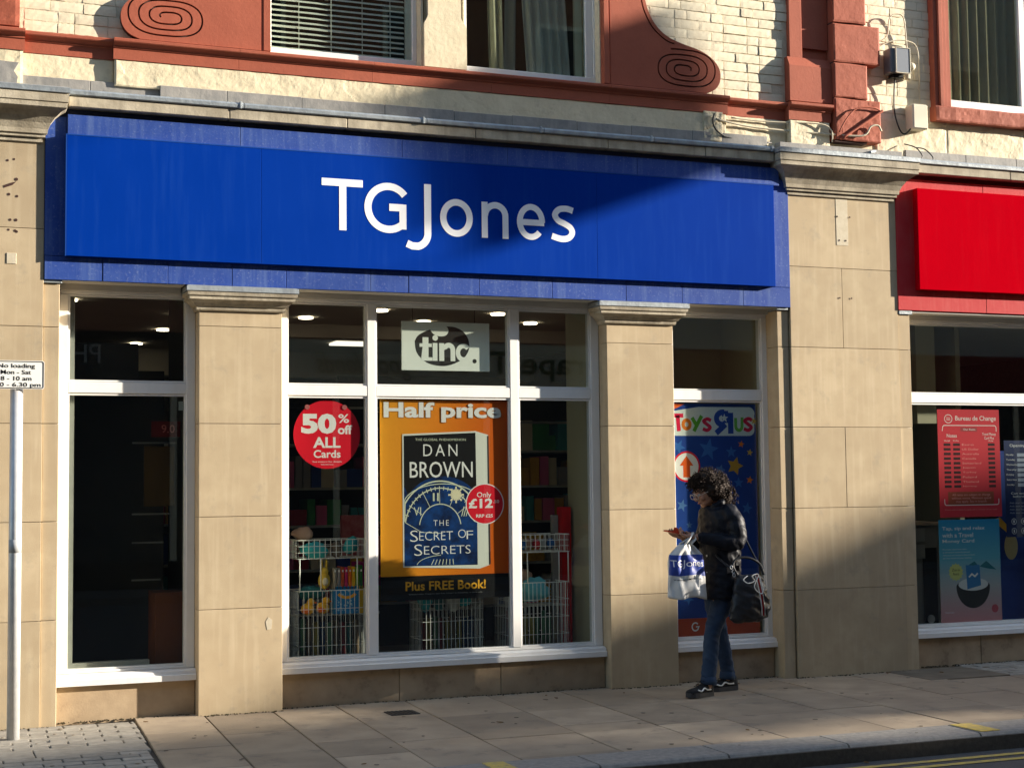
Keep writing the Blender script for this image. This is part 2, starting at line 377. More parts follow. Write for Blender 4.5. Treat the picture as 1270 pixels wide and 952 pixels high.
# block pavers on the left with a smooth band, and a patch at the right
def pavers(xa, xb, ya, yb, st=0.0):
    y = yb; r = 0; g = 0.0045
    while y - 0.105 > ya - 0.02:
        x = xa - 0.2 + (0.105 if r % 2 else 0) + st
        while x < xb:
            a, c = max(x, xa), min(x+0.21, xb)
            if c-a > 0.03:
                a += 0.05*y; c += 0.05*y; h = random.uniform(-0.003, 0.003); t = random.uniform(-0.0015, 0.0015)
                MB().plan([(a+g, y-0.105+g+t), (c-g, y-0.105+g-t), (c-g, y-g-t), (a+g, y-g+t)], -0.03, h, 0.004).obj('block_paver', PAVER, pave)
            x += 0.21
        y -= 0.105; r += 1
pavers(-0.3, 1.42, -0.95, -0.05)
for x0, x1 in ((-0.4, 0.1), (0.1, 0.72), (0.72, 1.36)):
    box('paving_slab', x0+0.004, x1-0.004, -1.20, -0.905, -0.03, 0.001, PAVER, pave, 0.003)
pavers(-0.3, 1.40, -2.42, -1.205, 0.05)
pavers(7.98, 9.9, -0.62, 0.12)
# metal cover by the right pillar and a small square grate
cov = box('cover_plate', 7.22, 7.96, -0.62, -0.03, -0.02, 0.004, flat('worn_concrete_cover', (0.20, 0.165, 0.12), 0.8, col2=(0.13, 0.11, 0.085), nscale=6, namt=0.8, bump=0.002), pave, 0.003)
gr = MB().box(3.0, 3.2, -0.56, -0.38, 0.0, 0.006, 0.002)
for k in range(6): gr.box(3.02+k*0.028, 3.032+k*0.028, -0.545, -0.395, 0.006, 0.009)
gr.obj('drain_cover', flat('cast_iron', (0.06, 0.055, 0.05), 0.6, metal=0.4), pave)
box('drain_cover', 5.66, 5.84, -0.16, -0.06, 0.0, 0.006, flat('rusty_plate', (0.16, 0.09, 0.04), 0.8), pave, 0.002)
# dirt and moss line where the walls meet the flags, dry leaves
mo = MB()
for i in range(700):
    x = random.uniform(0.2, 8.8); d = abs(random.gauss(0, 0.02))
    yb = -0.055 if x < 0.93 or 6.4 < x < 7.52 else (-0.004 if (1.84 < x < 2.41 or 4.86 < x < 5.42) else 0.105)
    r = random.uniform(0.002, 0.006)
    mo.box(x-r, x+r, yb-d-r, yb-d+r, -0.004, r*0.8, 0, r*0.4)
stuff(mo.obj('dirt_crumbs', flat('soil_crumbs', (0.07, 0.06, 0.035), 0.95))).parent = pave

# ================================================================== THE BUILDING
B_ = thing('shop_building', 'old building with stone shopfront pillars and a cream painted brick upper storey with terracotta scrolls', 'building', (4.2, 0.3, 0))
def blocks(parent, x0, x1, yf, yb, zs, m=STONE, xj=None, bev=0.002, right=None):
    """courses of ashlar between the heights zs, thin open joints"""
    g = 0.0015
    for i in range(len(zs)-1):
        xs = [x0] + (xj.get(i, []) if xj else []) + [x1]
        for a, c in zip(xs[:-1], xs[1:]):
            box('stone_block', a+(g if a != x0 else 0), c-(g if c != x1 else 0), yf+random.uniform(-0.0012, 0.0012), yb, zs[i]+g, zs[i+1]-g, m, parent, bev)
Z_ = [-0.06, 0.668, 1.297, 1.926, 2.551, 3.185, 3.80]
# left end pillar with its narrow side strip
p = box('corner_pillar', -1.2, 0.815, -0.035, 0.3, -0.06, 3.80, MORTAR, B_)
blocks(p, -1.3, 0.829, -0.05, 0.25, Z_, xj={0: [0.2], 1: [0.02], 2: [0.25], 3: [0.0], 4: [0.2], 5: [0.05]})
blocks(p, 0.831, 0.932, -0.03, 0.25, [-0.06, 0.668, 1.297, 1.926, 2.551, 2.835], bev=0.003)
box('lead_cover', 0.822, 0.945, -0.045, 0.1, 2.8375, 2.862, LEAD, p, 0.003)
for (a, c) in ((0.60, 3.62), (0.64, 3.63), (0.655, 3.50), (0.66, 3.39), (0.61, 3.40), (0.62, 3.235), (0.655, 3.235), (0.61, 3.17), (0.65, 3.165), (0.66, 3.16)):
    MB().disc(a, c, random.uniform(0.006, 0.011), -0.0520, 10, 0.0012).obj('old_fixing_hole', REDD, p)
MB().prism([(0.575, 3.455), (0.62, 3.475), (0.655, 3.485), (0.63, 3.46), (0.58, 3.44)], -0.0520, -0.05).obj('chipped_stone', REDD, p)
box('filler_patch', 0.60, 0.66, -0.0545, -0.04, 2.95, 3.02, FILL, p, 0.002)
# the two slim pillars and their moulded lead-topped caps
CAPS = [(0.0, 2.69), (0.018, 2.698), (0.022, 2.708), (0.022, 2.722), (0.034, 2.727), (0.044, 2.742), (0.062, 2.757), (0.078, 2.764), (0.078, 2.786), (0.088, 2.790), (0.092, 2.812)]
for x0, x1, zz in ((1.84, 2.404, [-0.06, 0.694, 1.309, 1.933, 2.59, 2.69]), (4.862, 5.414, [-0.06, 0.681, 1.309, 1.931, 2.55, 2.69])):
    p = box('stone_pillar', x0+0.006, x1-0.006, 0.012, 0.32, -0.06, 2.69, MORTAR, B_)
    blocks(p, x0, x1, 0.0, 0.28, zz)
    MB().cap(x0, x1, 0.0, 0.13, CAPS).obj('pillar_cap', STONE2, p)
    lc = MB().cap(x0, x1, 0.0, 0.13, [(0.094, 2.814), (0.099, 2.818), (0.097, 2.850), (0.08, 2.856)]).obj('lead_cover', LEAD, p)
MB().prism([(2.29, 0.60), (2.31, 0.63), (2.335, 0.61), (2.33, 0.55), (2.30, 0.545)], -0.002, 0.002).obj('filler_patch', FILL, p)
# broad pillar between the two shops
p = box('broad_pillar', 6.39, 7.52, 0.02, 0.3, -0.06, 3.80, MORTAR, B_)
blocks(p, 6.425, 7.432, -0.05, 0.25, Z_, xj={2: [6.90], 4: [6.905]})
blocks(p, 7.436, 7.545, -0.042, 0.25, Z_[:5] + [2.835])
blocks(p, 6.315, 6.414, -0.03, 0.25, Z_[:5] + [2.835], bev=0.003)
box('lead_cover', 6.308, 6.41, -0.045, 0.1, 2.8375, 2.861, LEAD, p, 0.003)
box('lead_cover', 7.437, 7.565, -0.055, 0.1, 2.8375, 2.868, LEAD, p, 0.003)
fp = MB().box(6.865, 6.975, -0.0528, -0.045, 3.37, 3.765, 0.0005, 0.001).obj('filler_patch', FILL, p)
for a, c in ((6.88, 3.775), (6.985, 3.775), (6.875, 3.60), (6.992, 3.60), (6.89, 3.41), (6.95, 3.41), (6.88, 2.95), (6.99, 2.95)): MB().disc(a, c, 0.007, -0.0555, 8, 0.0012).obj('old_fixing_hole', REDD, p)
# big cove capitals under the cornice
CAPB = [(0.004, 3.745), (0.014, 3.75), (0.014, 3.766), (0.008, 3.768), (0.008, 3.776), (0.030, 3.78), (0.030, 3.797), (0.042, 3.802), (0.046, 3.83), (0.062, 3.868), (0.088, 3.905), (0.122, 3.935), (0.15, 3.95), (0.155, 3.955), (0.155, 3.985), (0.162, 3.99), (0.162, 4.045)]
for x0, x1 in ((-1.3, 0.80), (6.43, 7.40)):
    c_ = MB().cap(x0, x1, -0.05, 0.05, CAPB).obj('cove_capital', STONE2, B_)
    MB().cap(x0, x1, -0.05, 0.05, [(0.166, 4.047), (0.172, 4.05), (0.172, 4.082), (0.15, 4.092)]).obj('lead_cover', LEAD, c_)
# cornice between them: stone band in lengths, rolled lead edge, apron up the wall
for x0, x1 in ((0.968, 6.262), (7.58, 13.0)):
    cn = box('cornice', x0, x1, -0.10, 0.02, 3.99, 4.05, MORTAR, B_)
    x = x0
    while x < x1 - 0.05:
        e = min(x + random.choice([0.82, 0.95, 1.05]), x1)
        if x1-e < 0.3: e = x1
        box('cornice_stone', x+0.002, e-0.002, -0.13+random.uniform(-0.002, 0.002), 0.0, 3.985, 4.056, STONE2, cn, 0.004)
        x = e
    x = x0
    while x < x1 - 0.05:
        e = min(x + random.choice([0.9, 1.15, 1.3]), x1)
        if x1-e < 0.3: e = x1
        P = MB().profile_x([(-0.139, 4.058), (-0.147, 4.064), (-0.149, 4.085), (-0.143, 4.097), (-0.13, 4.10), (0.0, 4.112), (0.0, 4.058)], x, e-0.004)
        P.box(e-0.035, e-0.02, -0.153, -0.10, 4.056, 4.104, 0.002)
        P.obj('lead_flashing', LEAD, cn); x = e
    x = x0-0.3 if x0 < 2 else x0
    while x < x1 - 0.05:
        e = min(x + random.choice([0.45, 0.52, 0.6]), x1)
        if x1-e < 0.3: e = x1
        yy = -0.036 if 1.27 < x < 5.75 else -0.008
        box('lead_apron', x+0.001, e-0.001, yy+random.uniform(-0.001, 0), 0.03, 4.10, 4.197+random.uniform(-0.004, 0.004), LEADD, cn, 0.003)
        x = e
box('lead_apron', 6.35, 7.5, -0.075, 0.03, 4.085, 4.16, LEADD, B_, 0.004)
# stall risers
for x0, x1, xj in ((0.934, 1.838, []), (2.406, 4.86, [3.265, 4.03]), (5.416, 6.31, []), (7.55, 13.0, [8.27, 9.1, 10.0, 11.1])):
    sr = box('stall_riser', x0, x1, 0.125, 0.3, -0.06, 0.228, MORTAR, B_)
    xs = [x0]+xj+[x1]
    for a, c in zip(xs[:-1], xs[1:]): box('stone_block', a+0.002, c-0.002, 0.11+random.uniform(-0.002, 0.001), 0.25, -0.06, 0.228, PLINTH, sr, 0.003)

# ---- shop windows: joinery with rails, jambs, mullions, beads and panes
FY, FB, GY = 0.137, 0.215, 0.158
def shopwin(x0, x1, jl, jr, mull):
    w = thing_part('shop_window', B_)
    def fr(n, a, c, z0, z1, y=FY): return box(n, a, c, y, FB, z0, z1, FRAME, w, 0.003)
    fr('top_rail', x0, x1, 2.795, 2.852, FY+0.002)
    MB().profile_x([(0.066, 0.231), (0.066, 0.268), (0.078, 0.272), (0.082, 0.292), (0.12, 0.303), (0.22, 0.303), (0.22, 0.231)], x0, x1-0.0).obj('window_sill', FRAME, w)
    fr('bottom_rail', x0+jl, x1-jr, 0.305, 0.322, FY+0.003)
    if jl: fr('jamb', x0, x0+jl, 0.305, 2.793)
    if jr: fr('jamb', x1-jr, x1, 0.305, 2.793)
    xs = [x0+jl] + [v for m_ in mull for v in m_] + [x1-jr]
    for a, c in mull: fr('mullion', a, c, 0.324, 2.793)
    for a, c in zip(xs[::2], xs[1::2]):
        fr('transom', a+0.001, c-0.001, 2.138, 2.212, FY+0.002)
        for z0, z1 in ((0.323, 2.136), (2.214, 2.793)):
            t = 0.012
            b = MB().box(a+0.001, a+t, 0.146, 0.2, z0, z1).box(c-t, c-0.001, 0.146, 0.2, z0, z1).box(a+t, c-t, 0.147, 0.2, z1-t, z1-0.001).box(a+t, c-t, 0.147, 0.2, z0+0.001, z0+t)
            b.obj('glazing_bead', FRAME, w)
            box('glass_pane', a+0.006, c-0.006, GY, GY+0.006, z0+0.006, z1-0.006, GLASS, w)
    return w
def thing_part(name, parent):
    o = bpy.data.objects.new(name, None); COL.objects.link(o); o.parent = parent; ORI[o.name] = origin(parent); return o
w1 = shopwin(0.936, 1.838, 0.068, 0.058, [])
MB().box(1.004, 1.052, 0.2, 0.26, 0.33, 2.79).box(1.052, 1.55, 0.2, 0.26, 0.31, 0.365).obj('inner_frame', FRAMEG, w1)
w2 = shopwin(2.408, 4.858, 0.066, 0.066, [(3.052, 3.114), (4.14, 4.206)])
w3 = shopwin(5.418, 6.335, 0.062, 0.066, [])
w4 = shopwin(7.55, 12.9, 0.112, 0.07, [(9.3, 9.37), (11.1, 11.17)])
# soffit between the fascia and the frames
for a, c in ((0.94, 1.735), (2.48, 4.76), (5.49, 6.31), (7.57, 12.9)):
    box('soffit_board', a, c, -0.045, 0.135, 2.856, 2.866, FRAMES, B_)
    box('head_board', a, c, 0.10, 0.136, 2.815, 2.855, FRAMES, B_)

# ---- fascia boards carrying the two signs
fb = box('fascia_board', 0.835, 6.42, -0.05, 0.05, 2.868, 3.98, BLUED, B_)
xs = [0.832, 1.2, 1.62, 2.05, 2.42, 3.02, 3.30, 3.83, 4.4, 5.0, 5.47, 6.0, 6.423]
for a, c in zip(xs[:-1], xs[1:]):
    box('painted_board', a+0.0015, c-0.0015, -0.06+random.uniform(-0.0015, 0.0015), -0.04, 2.858, 3.012, BLUEB, fb, 0.002)
box('painted_board', 0.832, 0.966, -0.059, -0.04, 3.014, 3.93, BLUEB, fb, 0.002)
box('painted_board', 6.26, 6.423, -0.059, -0.04, 3.014, 3.86, BLUEB, fb, 0.002)
xs = [0.968, 2.1, 3.25, 4.05, 5.1, 6.33]
for a, c in zip(xs[:-1], xs[1:]): box('painted_board', a+0.001, c-0.001, -0.082+random.uniform(-0.001, 0.001), -0.04, 3.806, 3.945, BLUEB, fb, 0.002)
box('shadow_gap_batten', 0.97, 6.26, -0.06, 0.0, 3.948, 3.982, BLUED, fb)
sg = thing('shop_sign', 'long blue fascia sign with white TGJones lettering', 'sign', (3.6, -0.1, 3.0))
for a, c in ((0.965, 2.24), (2.241, 4.75), (4.751, 6.268)):
    box('sign_panel', a, c, -0.100, -0.055, 3.012, 3.803, BLUE, sg, 0.0015)
mb = MB().box(0.963, 6.27, -0.1015, -0.06, 3.804, 3.812).box(0.957, 0.9645, -0.1015, -0.06, 3.01, 3.81)
mb.obj('panel_trim', flat('blue_trim', (0.01, 0.06, 0.3), 0.5), sg)
LY = -0.1035
def letter(parts, w=0.051):
    mb = MB()
    for i, (P, cl) in enumerate(parts): stroke(mb, P, w, LY+0.002-0.0002*i, 0.002, cl)
    mb.obj('letter', WHITEL, sg)
letter([([(2.661, 3.605), (2.955, 3.605)], False), ([(2.811, 3.58), (2.811, 3.272)], False)])
letter([(arc(3.142, 3.447, 0.150, 0.152, 38, 312, 34), False), ([(3.247, 3.300), (3.247, 3.4765)], False), ([(3.147, 3.452), (3.25, 3.452)], False)])
letter([([(3.431, 3.633), (3.431, 3.28)] + arc(3.338, 3.28, 0.093, 0.096, 0, -78, 12)[1:] + [(3.315, 3.187), (3.276, 3.203)], False)])
letter([(arc(3.647, 3.404, 0.100, 0.112, 0, 360, 40)[:-1], True)], 0.047)
letter([([(3.862, 3.272), (3.862, 3.533)], False), ([(3.862, 3.43)] + arc(3.944, 3.435, 0.078, 0.077, 160, 0, 14) + [(4.022, 3.272)], False)], 0.046)
letter([([(4.14, 3.402), (4.325, 3.402)], False), (arc(4.222, 3.406, 0.088, 0.110, -2, 318, 32), False)], 0.044)
letter([(catmull([(4.556, 3.505), (4.505, 3.518), (4.445, 3.510), (4.412, 3.470), (4.438, 3.428), (4.49, 3.405), (4.536, 3.377), (4.548, 3.338), (4.518, 3.302), (4.46, 3.293), (4.386, 3.312)], 4), False)], 0.045)
rb = box('fascia_board', 7.43, 13.0, -0.05, 0.05, 2.875, 3.98, flat('dark_red_soffit', (0.10, 0.01, 0.01), 0.7), B_)
for a, c in zip([7.43, 8.3, 9.2, 10.4, 11.6], [8.3, 9.2, 10.4, 11.6, 13.0]):
    box('painted_board', a+0.001, c-0.001, -0.06+random.uniform(-0.001, 0.001), -0.04, 2.872, 3.945, RBOARD, rb, 0.002)
rs = thing('red_shop_sign', 'plain red fascia sign box at the right edge over the neighbouring shop', 'sign', (9, -0.12, 3.0))
for a, c in ((7.60, 10.2), (10.201, 12.6)): box('sign_panel', a, c, -0.118, -0.055, 3.037, 3.862, RSIGN, rs, 0.002)

# ================================================================== UPPER STOREY
TOP = 6.6
UW = thing_part('upper_wall', B_)
# core wall in strips round the window openings
def core(a, c, y, z0, z1, m=CREAM, n='wall_panel', bev=0.0): return box(n, a, c, y, 0.5, z0, z1, m, UW, bev)
core(-1.3, 1.268, 0.012, 4.0, 4.345); core(5.945, 13.0, 0.012, 4.0, 4.345)
core(-1.3, 1.268, 0.0205, 4.345, TOP, CREAMJ); core(5.90, 7.86, 0.0205, 4.345, TOP, CREAMJ)
core(1.268, 2.33, 0.0195, 4.345, TOP, CREAMJ); core(4.85, 5.90, 0.0165, 4.345, TOP, CREAMJ)
core(9.6, 13.0, 0.026, 4.345, TOP, CREAMJ); core(7.86, 9.6, 0.02, 4.0, 4.44); core(7.86, 9.6, 0.02, 5.9, TOP)
core(2.33, 4.85, 0.02, 6.2, TOP); core(3.46, 3.74, 0.03, 4.345, 6.2)
# rough rendered band under the ledge, lumpy real relief
def rough(name, x0, x1, z0, z1, y, amp, m, nx, nz, parent, seed=0, yb=0.03):
    mb = MB(); g = []
    for j in range(nz+1):
        row = []
        for i in range(nx+1):
            px, pz = x0+(x1-x0)*i/nx, z0+(z1-z0)*j/nz
            n = noise.fractal(Vector((px*9+seed, pz*9, seed)), 0.8, 2.2, 4)*amp*0.6 + (amp*0.3 if noise.noise(Vector((px*3+seed, pz*5, 3))) > 0.12 else 0)
            e = 0.0 if 0 < i < nx and 0 < j < nz else 0.004
            row.append(mb.b.verts.new((px, y-n+e, pz + (noise.noise(Vector((px*6, 1, seed)))*0.006 if j in (0, nz) else 0))))
        g.append(row)
    for j in range(nz):
        for i in range(nx): mb.b.faces.new((g[j][i], g[j][i+1], g[j+1][i+1], g[j+1][i]))
    # returns so the sheet has thickness
    for row, rev in ((g[0], False), (g[-1], True)):
        bk = [mb.b.verts.new((v.co.x, yb, v.co.z)) for v in row]
        for i in range(nx): mb.b.faces.new((row[i], bk[i], bk[i+1], row[i+1]) if not rev else (row[i], row[i+1], bk[i+1], bk[i]))
    for k in (0, -1):
        cl = [r[k] for r in g]; bk = [mb.b.verts.new((v.co.x, yb, v.co.z)) for v in cl]
        for i in range(nz): mb.b.faces.new((cl[i], bk[i], bk[i+1], cl[i+1]))
    return mb.obj(name, m, parent)
rough('render_band', 1.272, 5.90, 4.175, 4.352, -0.028, 0.0045, CREAM, 420, 22, UW, 3.1)
rough('render_slab', 0.45, 1.268, 4.18, 4.352, 0.008, 0.004, CREAM, 70, 20, UW, 50)
rough('render_slab', -0.6, 0.69, 4.06, 4.43, -0.035, 0.006, CREAM, 70, 24, UW, 60, yb=0.0)
for i, (a, c) in enumerate(((5.905, 6.46), (6.462, 6.83), (7.3, 8.0), (8.0, 8.8), (8.8, 9.8))):
    rough('render_slab', a+0.001, c-0.001, 4.13 if i < 2 else 4.10, 4.35 if i < 2 else 4.452, (-0.0 if i == 0 else -0.05 if i == 1 else 0.0), 0.006, CREAM, 50, 24, UW, 80+i*7)
rough('wall_lump', 5.70, 5.86, 4.13, 4.36, -0.04, 0.02, CREAM, 26, 30, UW, 21)

# bricks, painted, each its own piece
bms = {}
for L_ in (0.207, 0.100):
    bms[L_] = []
    for k in range(6):
        mb = MB(); nx = 8 if L_ > 0.15 else 4; nz = 3; h = 0.0325
        g = [[None]*(nx+1) for _ in range(nz+1)]
        for j in range(nz+1):
            for i in range(nx+1):
                ed = i in (0, nx) or j in (0, nz)
                g[j][i] = mb.b.verts.new((-L_/2+L_*i/nx+random.uniform(-0.002, 0.002), random.uniform(-0.0006, 0.0006)+(0.0012 if ed else 0.0), -h+2*h*j/nz+random.uniform(-0.0018, 0.0018)))
        for j in range(nz):
            for i in range(nx): mb.b.faces.new((g[j][i], g[j][i+1], g[j+1][i+1], g[j+1][i]))
        ring = g[0] + [g[j][nx] for j in range(1, nz+1)] + g[nz][-2::-1] + [g[j][0] for j in range(nz-1, 0, -1)]
        bk = [mb.b.verts.new((v.co.x*1.0, 0.02, v.co.z)) for v in ring]
        for i in range(len(ring)):
            q = (i+1) % len(ring); mb.b.faces.new((ring[i], bk[i], bk[q], ring[q]))
        bms[L_].append(mb.mesh('brick', CREAMB))
def bricks(x0, x1, z0, z1, y, ph=0):
    z = z0; r = ph
    while z < z1:
        x = x0 - random.choice([0.0, 0.05]) - (0.055 if r % 2 else 0); k = r % 2
        while x < x1:
            L_ = 0.207 if k % 2 == 0 else 0.100
            if r % 3 == 2: L_ = 0.207
            a, c = x, x+L_
            if a > x0-0.07 and c < x1+0.07:
                o = inst('brick', random.choice(bms[L_]), ((a+c)/2, y+random.uniform(-0.0025, 0.0025), z+0.0365), UW)
                o.rotation_euler = (random.uniform(-0.02, 0.02), random.uniform(-0.008, 0.008), random.uniform(-0.015, 0.015))
            x = c+0.006; k += 1
        z += 0.0735; r += 1
bricks(0.70, 1.32, 4.50, 5.1, 0.016)
bricks(5.28, 6.46, 4.49, 5.55, 0.0130, 1)
bricks(6.90, 7.86, 4.20, 5.60, 0.016)

# ledge (moulded string course)
def ledge(a, c, off, par, n='ledge'):
    pr = [(-0.022-off, 4.352), (-0.022-off, 4.425), (-0.03-off, 4.43), (-0.03-off, 4.440), (-0.04-off, 4.448), (-0.062-off, 4.460), (-0.066-off, 4.466), (-0.066-off, 4.482), (-0.058-off, 4.488), (0.05, 4.50), (0.05, 4.352)]
    return MB().profile_x(pr, a, c).obj(n, RED, par)
xs = [1.262, 2.1, 3.05, 3.95, 4.9, 5.915]
for a, c in zip(xs[:-1], xs[1:]): ledge(a+0.0008, c-0.0008, 0.012, B_)
ledge(0.702, 1.26, -0.026, B_); ledge(5.917, 6.452, -0.026, B_); ledge(6.454, 6.845, 0.03, B_)
ledge(-1.3, 0.70, 0.02, B_)
rough('red_pier', -1.0, 0.665, 4.505, 6.2, -0.055, 0.006, RED, 60, 60, B_, 33)
MB().prism([(0.50, 4.10), (0.645, 4.10), (0.655, 4.16), (0.63, 4.20), (0.66, 4.255), (0.5, 4.26)], -0.09, -0.03).obj('lead_cover', LEADD, B_)

# ---- scroll brackets: a cut plate over a darker backing, the spiral groove cut right through the plate
def scroll(sgn, cx0):
    X = lambda x: x if sgn > 0 else 2*3.583-x
    out = catmull([(5.20, 6.2), (5.195, 5.6), (5.20, 5.30), (5.215, 5.18), (5.25, 5.075), (5.31, 4.985), (5.40, 4.915), (5.52, 4.872), (5.66, 4.838), (5.745, 4.803), (5.81, 4.755), (5.848, 4.70), (5.857, 4.64), (5.842, 4.58), (5.80, 4.532), (5.73, 4.502)], 5)
    inner = 4.915
    body = [(X(x), z) for x, z in out] + [(X(inner), 4.502), (X(inner), 6.2)]
    sp = []
    n = 150
    for i in range(n+1):
        t = i/n*3.35; k = t/3.35
        a = t*2*PI - 0.35
        rx, rz = 0.050+k*0.235, 0.018+k*0.135
        e = 0.68                                       # squarish spiral
        ca, sa = math.cos(a), math.sin(a)
        px = 5.545 + rx*math.copysign(abs(ca)**e, ca); pz = 4.672 + rz*math.copysign(abs(sa)**0.9, sa)
        if pz < 4.515: break
        sp.append((X(px), pz))
    def fill(outline, holes, y0, y1, name, m, par):
        cu = bpy.data.curves.new(name, 'CURVE'); cu.dimensions = '2D'; cu.fill_mode = 'BOTH'; cu.extrude = (y1-y0)/2
        for pts in [outline]+holes:
            s_ = cu.splines.new('POLY'); s_.points.add(len(pts)-1); s_.use_cyclic_u = True
            for q, (a, b) in zip(s_.points, pts): q.co = (a, b, 0, 1)
        t = bpy.data.objects.new('tmp', cu); COL.objects.link(t)
        dg = bpy.context.evaluated_depsgraph_get(); me = bpy.data.meshes.new_from_object(t.evaluated_get(dg))
        bpy.data.objects.remove(t); bpy.data.curves.remove(cu)
        w = origin(par)
        me.transform(Matrix.Translation(Vector((0, (y0+y1)/2, 0))-w) @ Matrix.Rotation(PI/2, 4, 'X'))
        for p_ in me.polygons: p_.use_smooth = False
        me.materials.append(m); me.name = name
        o = bpy.data.objects.new(name, me); COL.objects.link(o); o.parent = par; ORI[o.name] = w; return o
    A, C = ribbon(sp, 0.012); hole = A + C[::-1]
    ed = catmull([(5.165, 5.9), (5.168, 5.30), (5.185, 5.165), (5.22, 5.06), (5.285, 4.96), (5.385, 4.885), (5.46, 4.862)], 6)
    A, C = ribbon([(X(x), z) for x, z in ed], 0.012); hole2 = A + C[::-1]
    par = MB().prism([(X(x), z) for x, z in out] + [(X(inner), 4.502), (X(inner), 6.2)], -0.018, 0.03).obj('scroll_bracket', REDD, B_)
    fill(body, [hole, hole2], -0.034, -0.0185, 'scroll_face', RED, par)
    return par
scroll(1, 0); scroll(-1, 0)
# red wall between scroll and windows, window reveals
box('red_panel', 1.935, 2.268, -0.030, 0.1, 4.502, 6.2, RED, B_); box('red_panel', 4.90, 4.932, -0.031, 0.1, 4.503, 6.2, RED, B_)
box('window_reveal', 2.27, 2.322, -0.035, 0.25, 4.502, 6.2, RED, B_, 0.003)
box('window_reveal', 4.858, 4.898, -0.045, 0.25, 4.502, 6.2, RED, B_, 0.003)
MB().prism([(3.44, 4.505), (3.764, 4.505), (3.764, 4.80), (3.758, 4.825), (3.735, 4.855), (3.722, 4.88), (3.722, 6.2), (3.47, 6.2), (3.47, 4.88), (3.46, 4.855), (3.442, 4.825), (3.44, 4.80)], -0.030, 0.16).obj('window_pier', CREAM, B_)
box('window_reveal', 3.425, 3.44, 0.0, 0.25, 4.502, 6.2, CREAM, B_); box('window_reveal', 3.765, 3.785, 0.03, 0.25, 4.502, 6.2, FRAME, B_)
# upstairs window with the venetian blind
def upwin(x0, x1, z0, z1, y, bw, bb, top=6.1):
    w = thing_part('upstairs_window', B_)
    box('frame', x0, x1, y, y+0.06, z0, z0+bb, FRAME, w, 0.004); box('frame', x0, x0+bw, y, y+0.06, z0+bb+0.001, top, FRAME, w, 0.003)
    box('frame', x1-bw, x1, y, y+0.06, z0+bb+0.001, top, FRAME, w, 0.003); box('frame', x0+bw, x1-bw, y, y+0.06, top-0.08, top, FRAME, w)
    box('glass_pane', x0+bw-0.004, x1-bw+0.004, y+0.022, y+0.027, z0+bb-0.004, top-0.07, GLASSU, w)
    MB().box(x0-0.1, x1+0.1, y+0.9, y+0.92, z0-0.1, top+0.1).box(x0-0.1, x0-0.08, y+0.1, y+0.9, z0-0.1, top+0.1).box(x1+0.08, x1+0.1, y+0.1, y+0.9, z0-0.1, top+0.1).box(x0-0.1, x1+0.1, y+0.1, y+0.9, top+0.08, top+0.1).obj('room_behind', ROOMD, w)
    return w
wA = upwin(2.323, 3.425, 4.525, 0, 0.10, 0.032, 0.050)
box('frame', 3.352, 3.392, 0.128, 0.16, 4.562, 6.0, FRAME, wA)
bl = thing('venetian_blind', 'white venetian blind with tilted slats in the upstairs left window', 'blind', (2.87, 0.2, 4.6))
for k in range(28):
    z = 4.600 + k*0.0385; t = 0.004 if k != 4 else 0.016
    mb = MB(); yc = 0.175; a = 0.35
    mb.profile_x([(yc-0.011, z-0.012), (yc+0.011, z+0.005), (yc+0.011, z+0.007+t*0.4), (yc-0.011, z-0.010+t*0.4)], 2.362, 3.350 if k else 3.35)
    mb.obj('slat', SLAT, bl)
for x in (2.565, 2.80, 3.03, 3.24): box('ladder_cord', x, x+0.004, 0.158, 0.162, 4.585, 5.7, SLAT, bl)
# a dark seated figure of furniture seen through the slats, just soft dark shapes
q = thing('office_chair', 'dark high backed office chair behind the venetian blind', 'chair', (3.2, 0.6, 4.2))
MB().ball((3.2, 0.60, 4.75), (0.12, 0.06, 0.16)).obj('backrest', flat('dark_fabric', (0.015, 0.014, 0.013), 0.9), q)
MB().tube([(3.2, 0.6, 4.6), (3.2, 0.6, 4.3)], 0.03).obj('stem', BLACK, q)
# window with curtains
wB = upwin(3.785, 4.857, 4.503, 0, 0.10, 0.022, 0.072)
box('frame', 4.775, 4.832, 0.108, 0.15, 4.552, 6.0, FRAME, wB, 0.003)
box('frame', 4.71, 4.772, 0.165, 0.19, 4.552, 6.0, CURT2, wB)
def curtain(name, label, x0, x1, z0, z1, y, m, folds, amp, lean_=0.0):
    mb = MB(); n = folds*8; A = []; C = []
    nz = 6
    rows = []
    for j in range(nz+1):
        z = z0+(z1-z0)*j/nz; row = []
        for i in range(n+1):
            u = i/n
            row.append(mb.b.verts.new((x0+(x1-x0)*u + lean_*(z-z0), y + amp*math.sin(u*folds*2*PI+0.4*math.sin(u*7)), z)))
        rows.append(row)
    for j in range(nz):
        for i in range(n): mb.b.faces.new((rows[j][i], rows[j][i+1], rows[j+1][i+1], rows[j+1][i])).smooth = True
    bmesh.ops.solidify(mb.b, geom=mb.b.faces[:], thickness=0.003)
    o = mb.obj(name, m); return tag(o, label, 'curtain')
curtain('curtain', 'grey drawn-back curtain in folds at the right of the upstairs middle window', 4.32, 4.68, 4.40, 6.0, 0.16, CURT, 5, 0.018, -0.06)
curtain('curtain', 'narrow cream curtain hanging near the left of the upstairs middle window', 4.02, 4.14, 4.40, 6.0, 0.18, CURT2, 2, 0.014, -0.02)
curtain('curtain', 'pale grey net strip beside the narrow cream curtain upstairs', 4.135, 4.225, 4.40, 6.0, 0.19, flat('grey_net', (0.36, 0.36, 0.33), 0.9), 1, 0.008, 0.02)
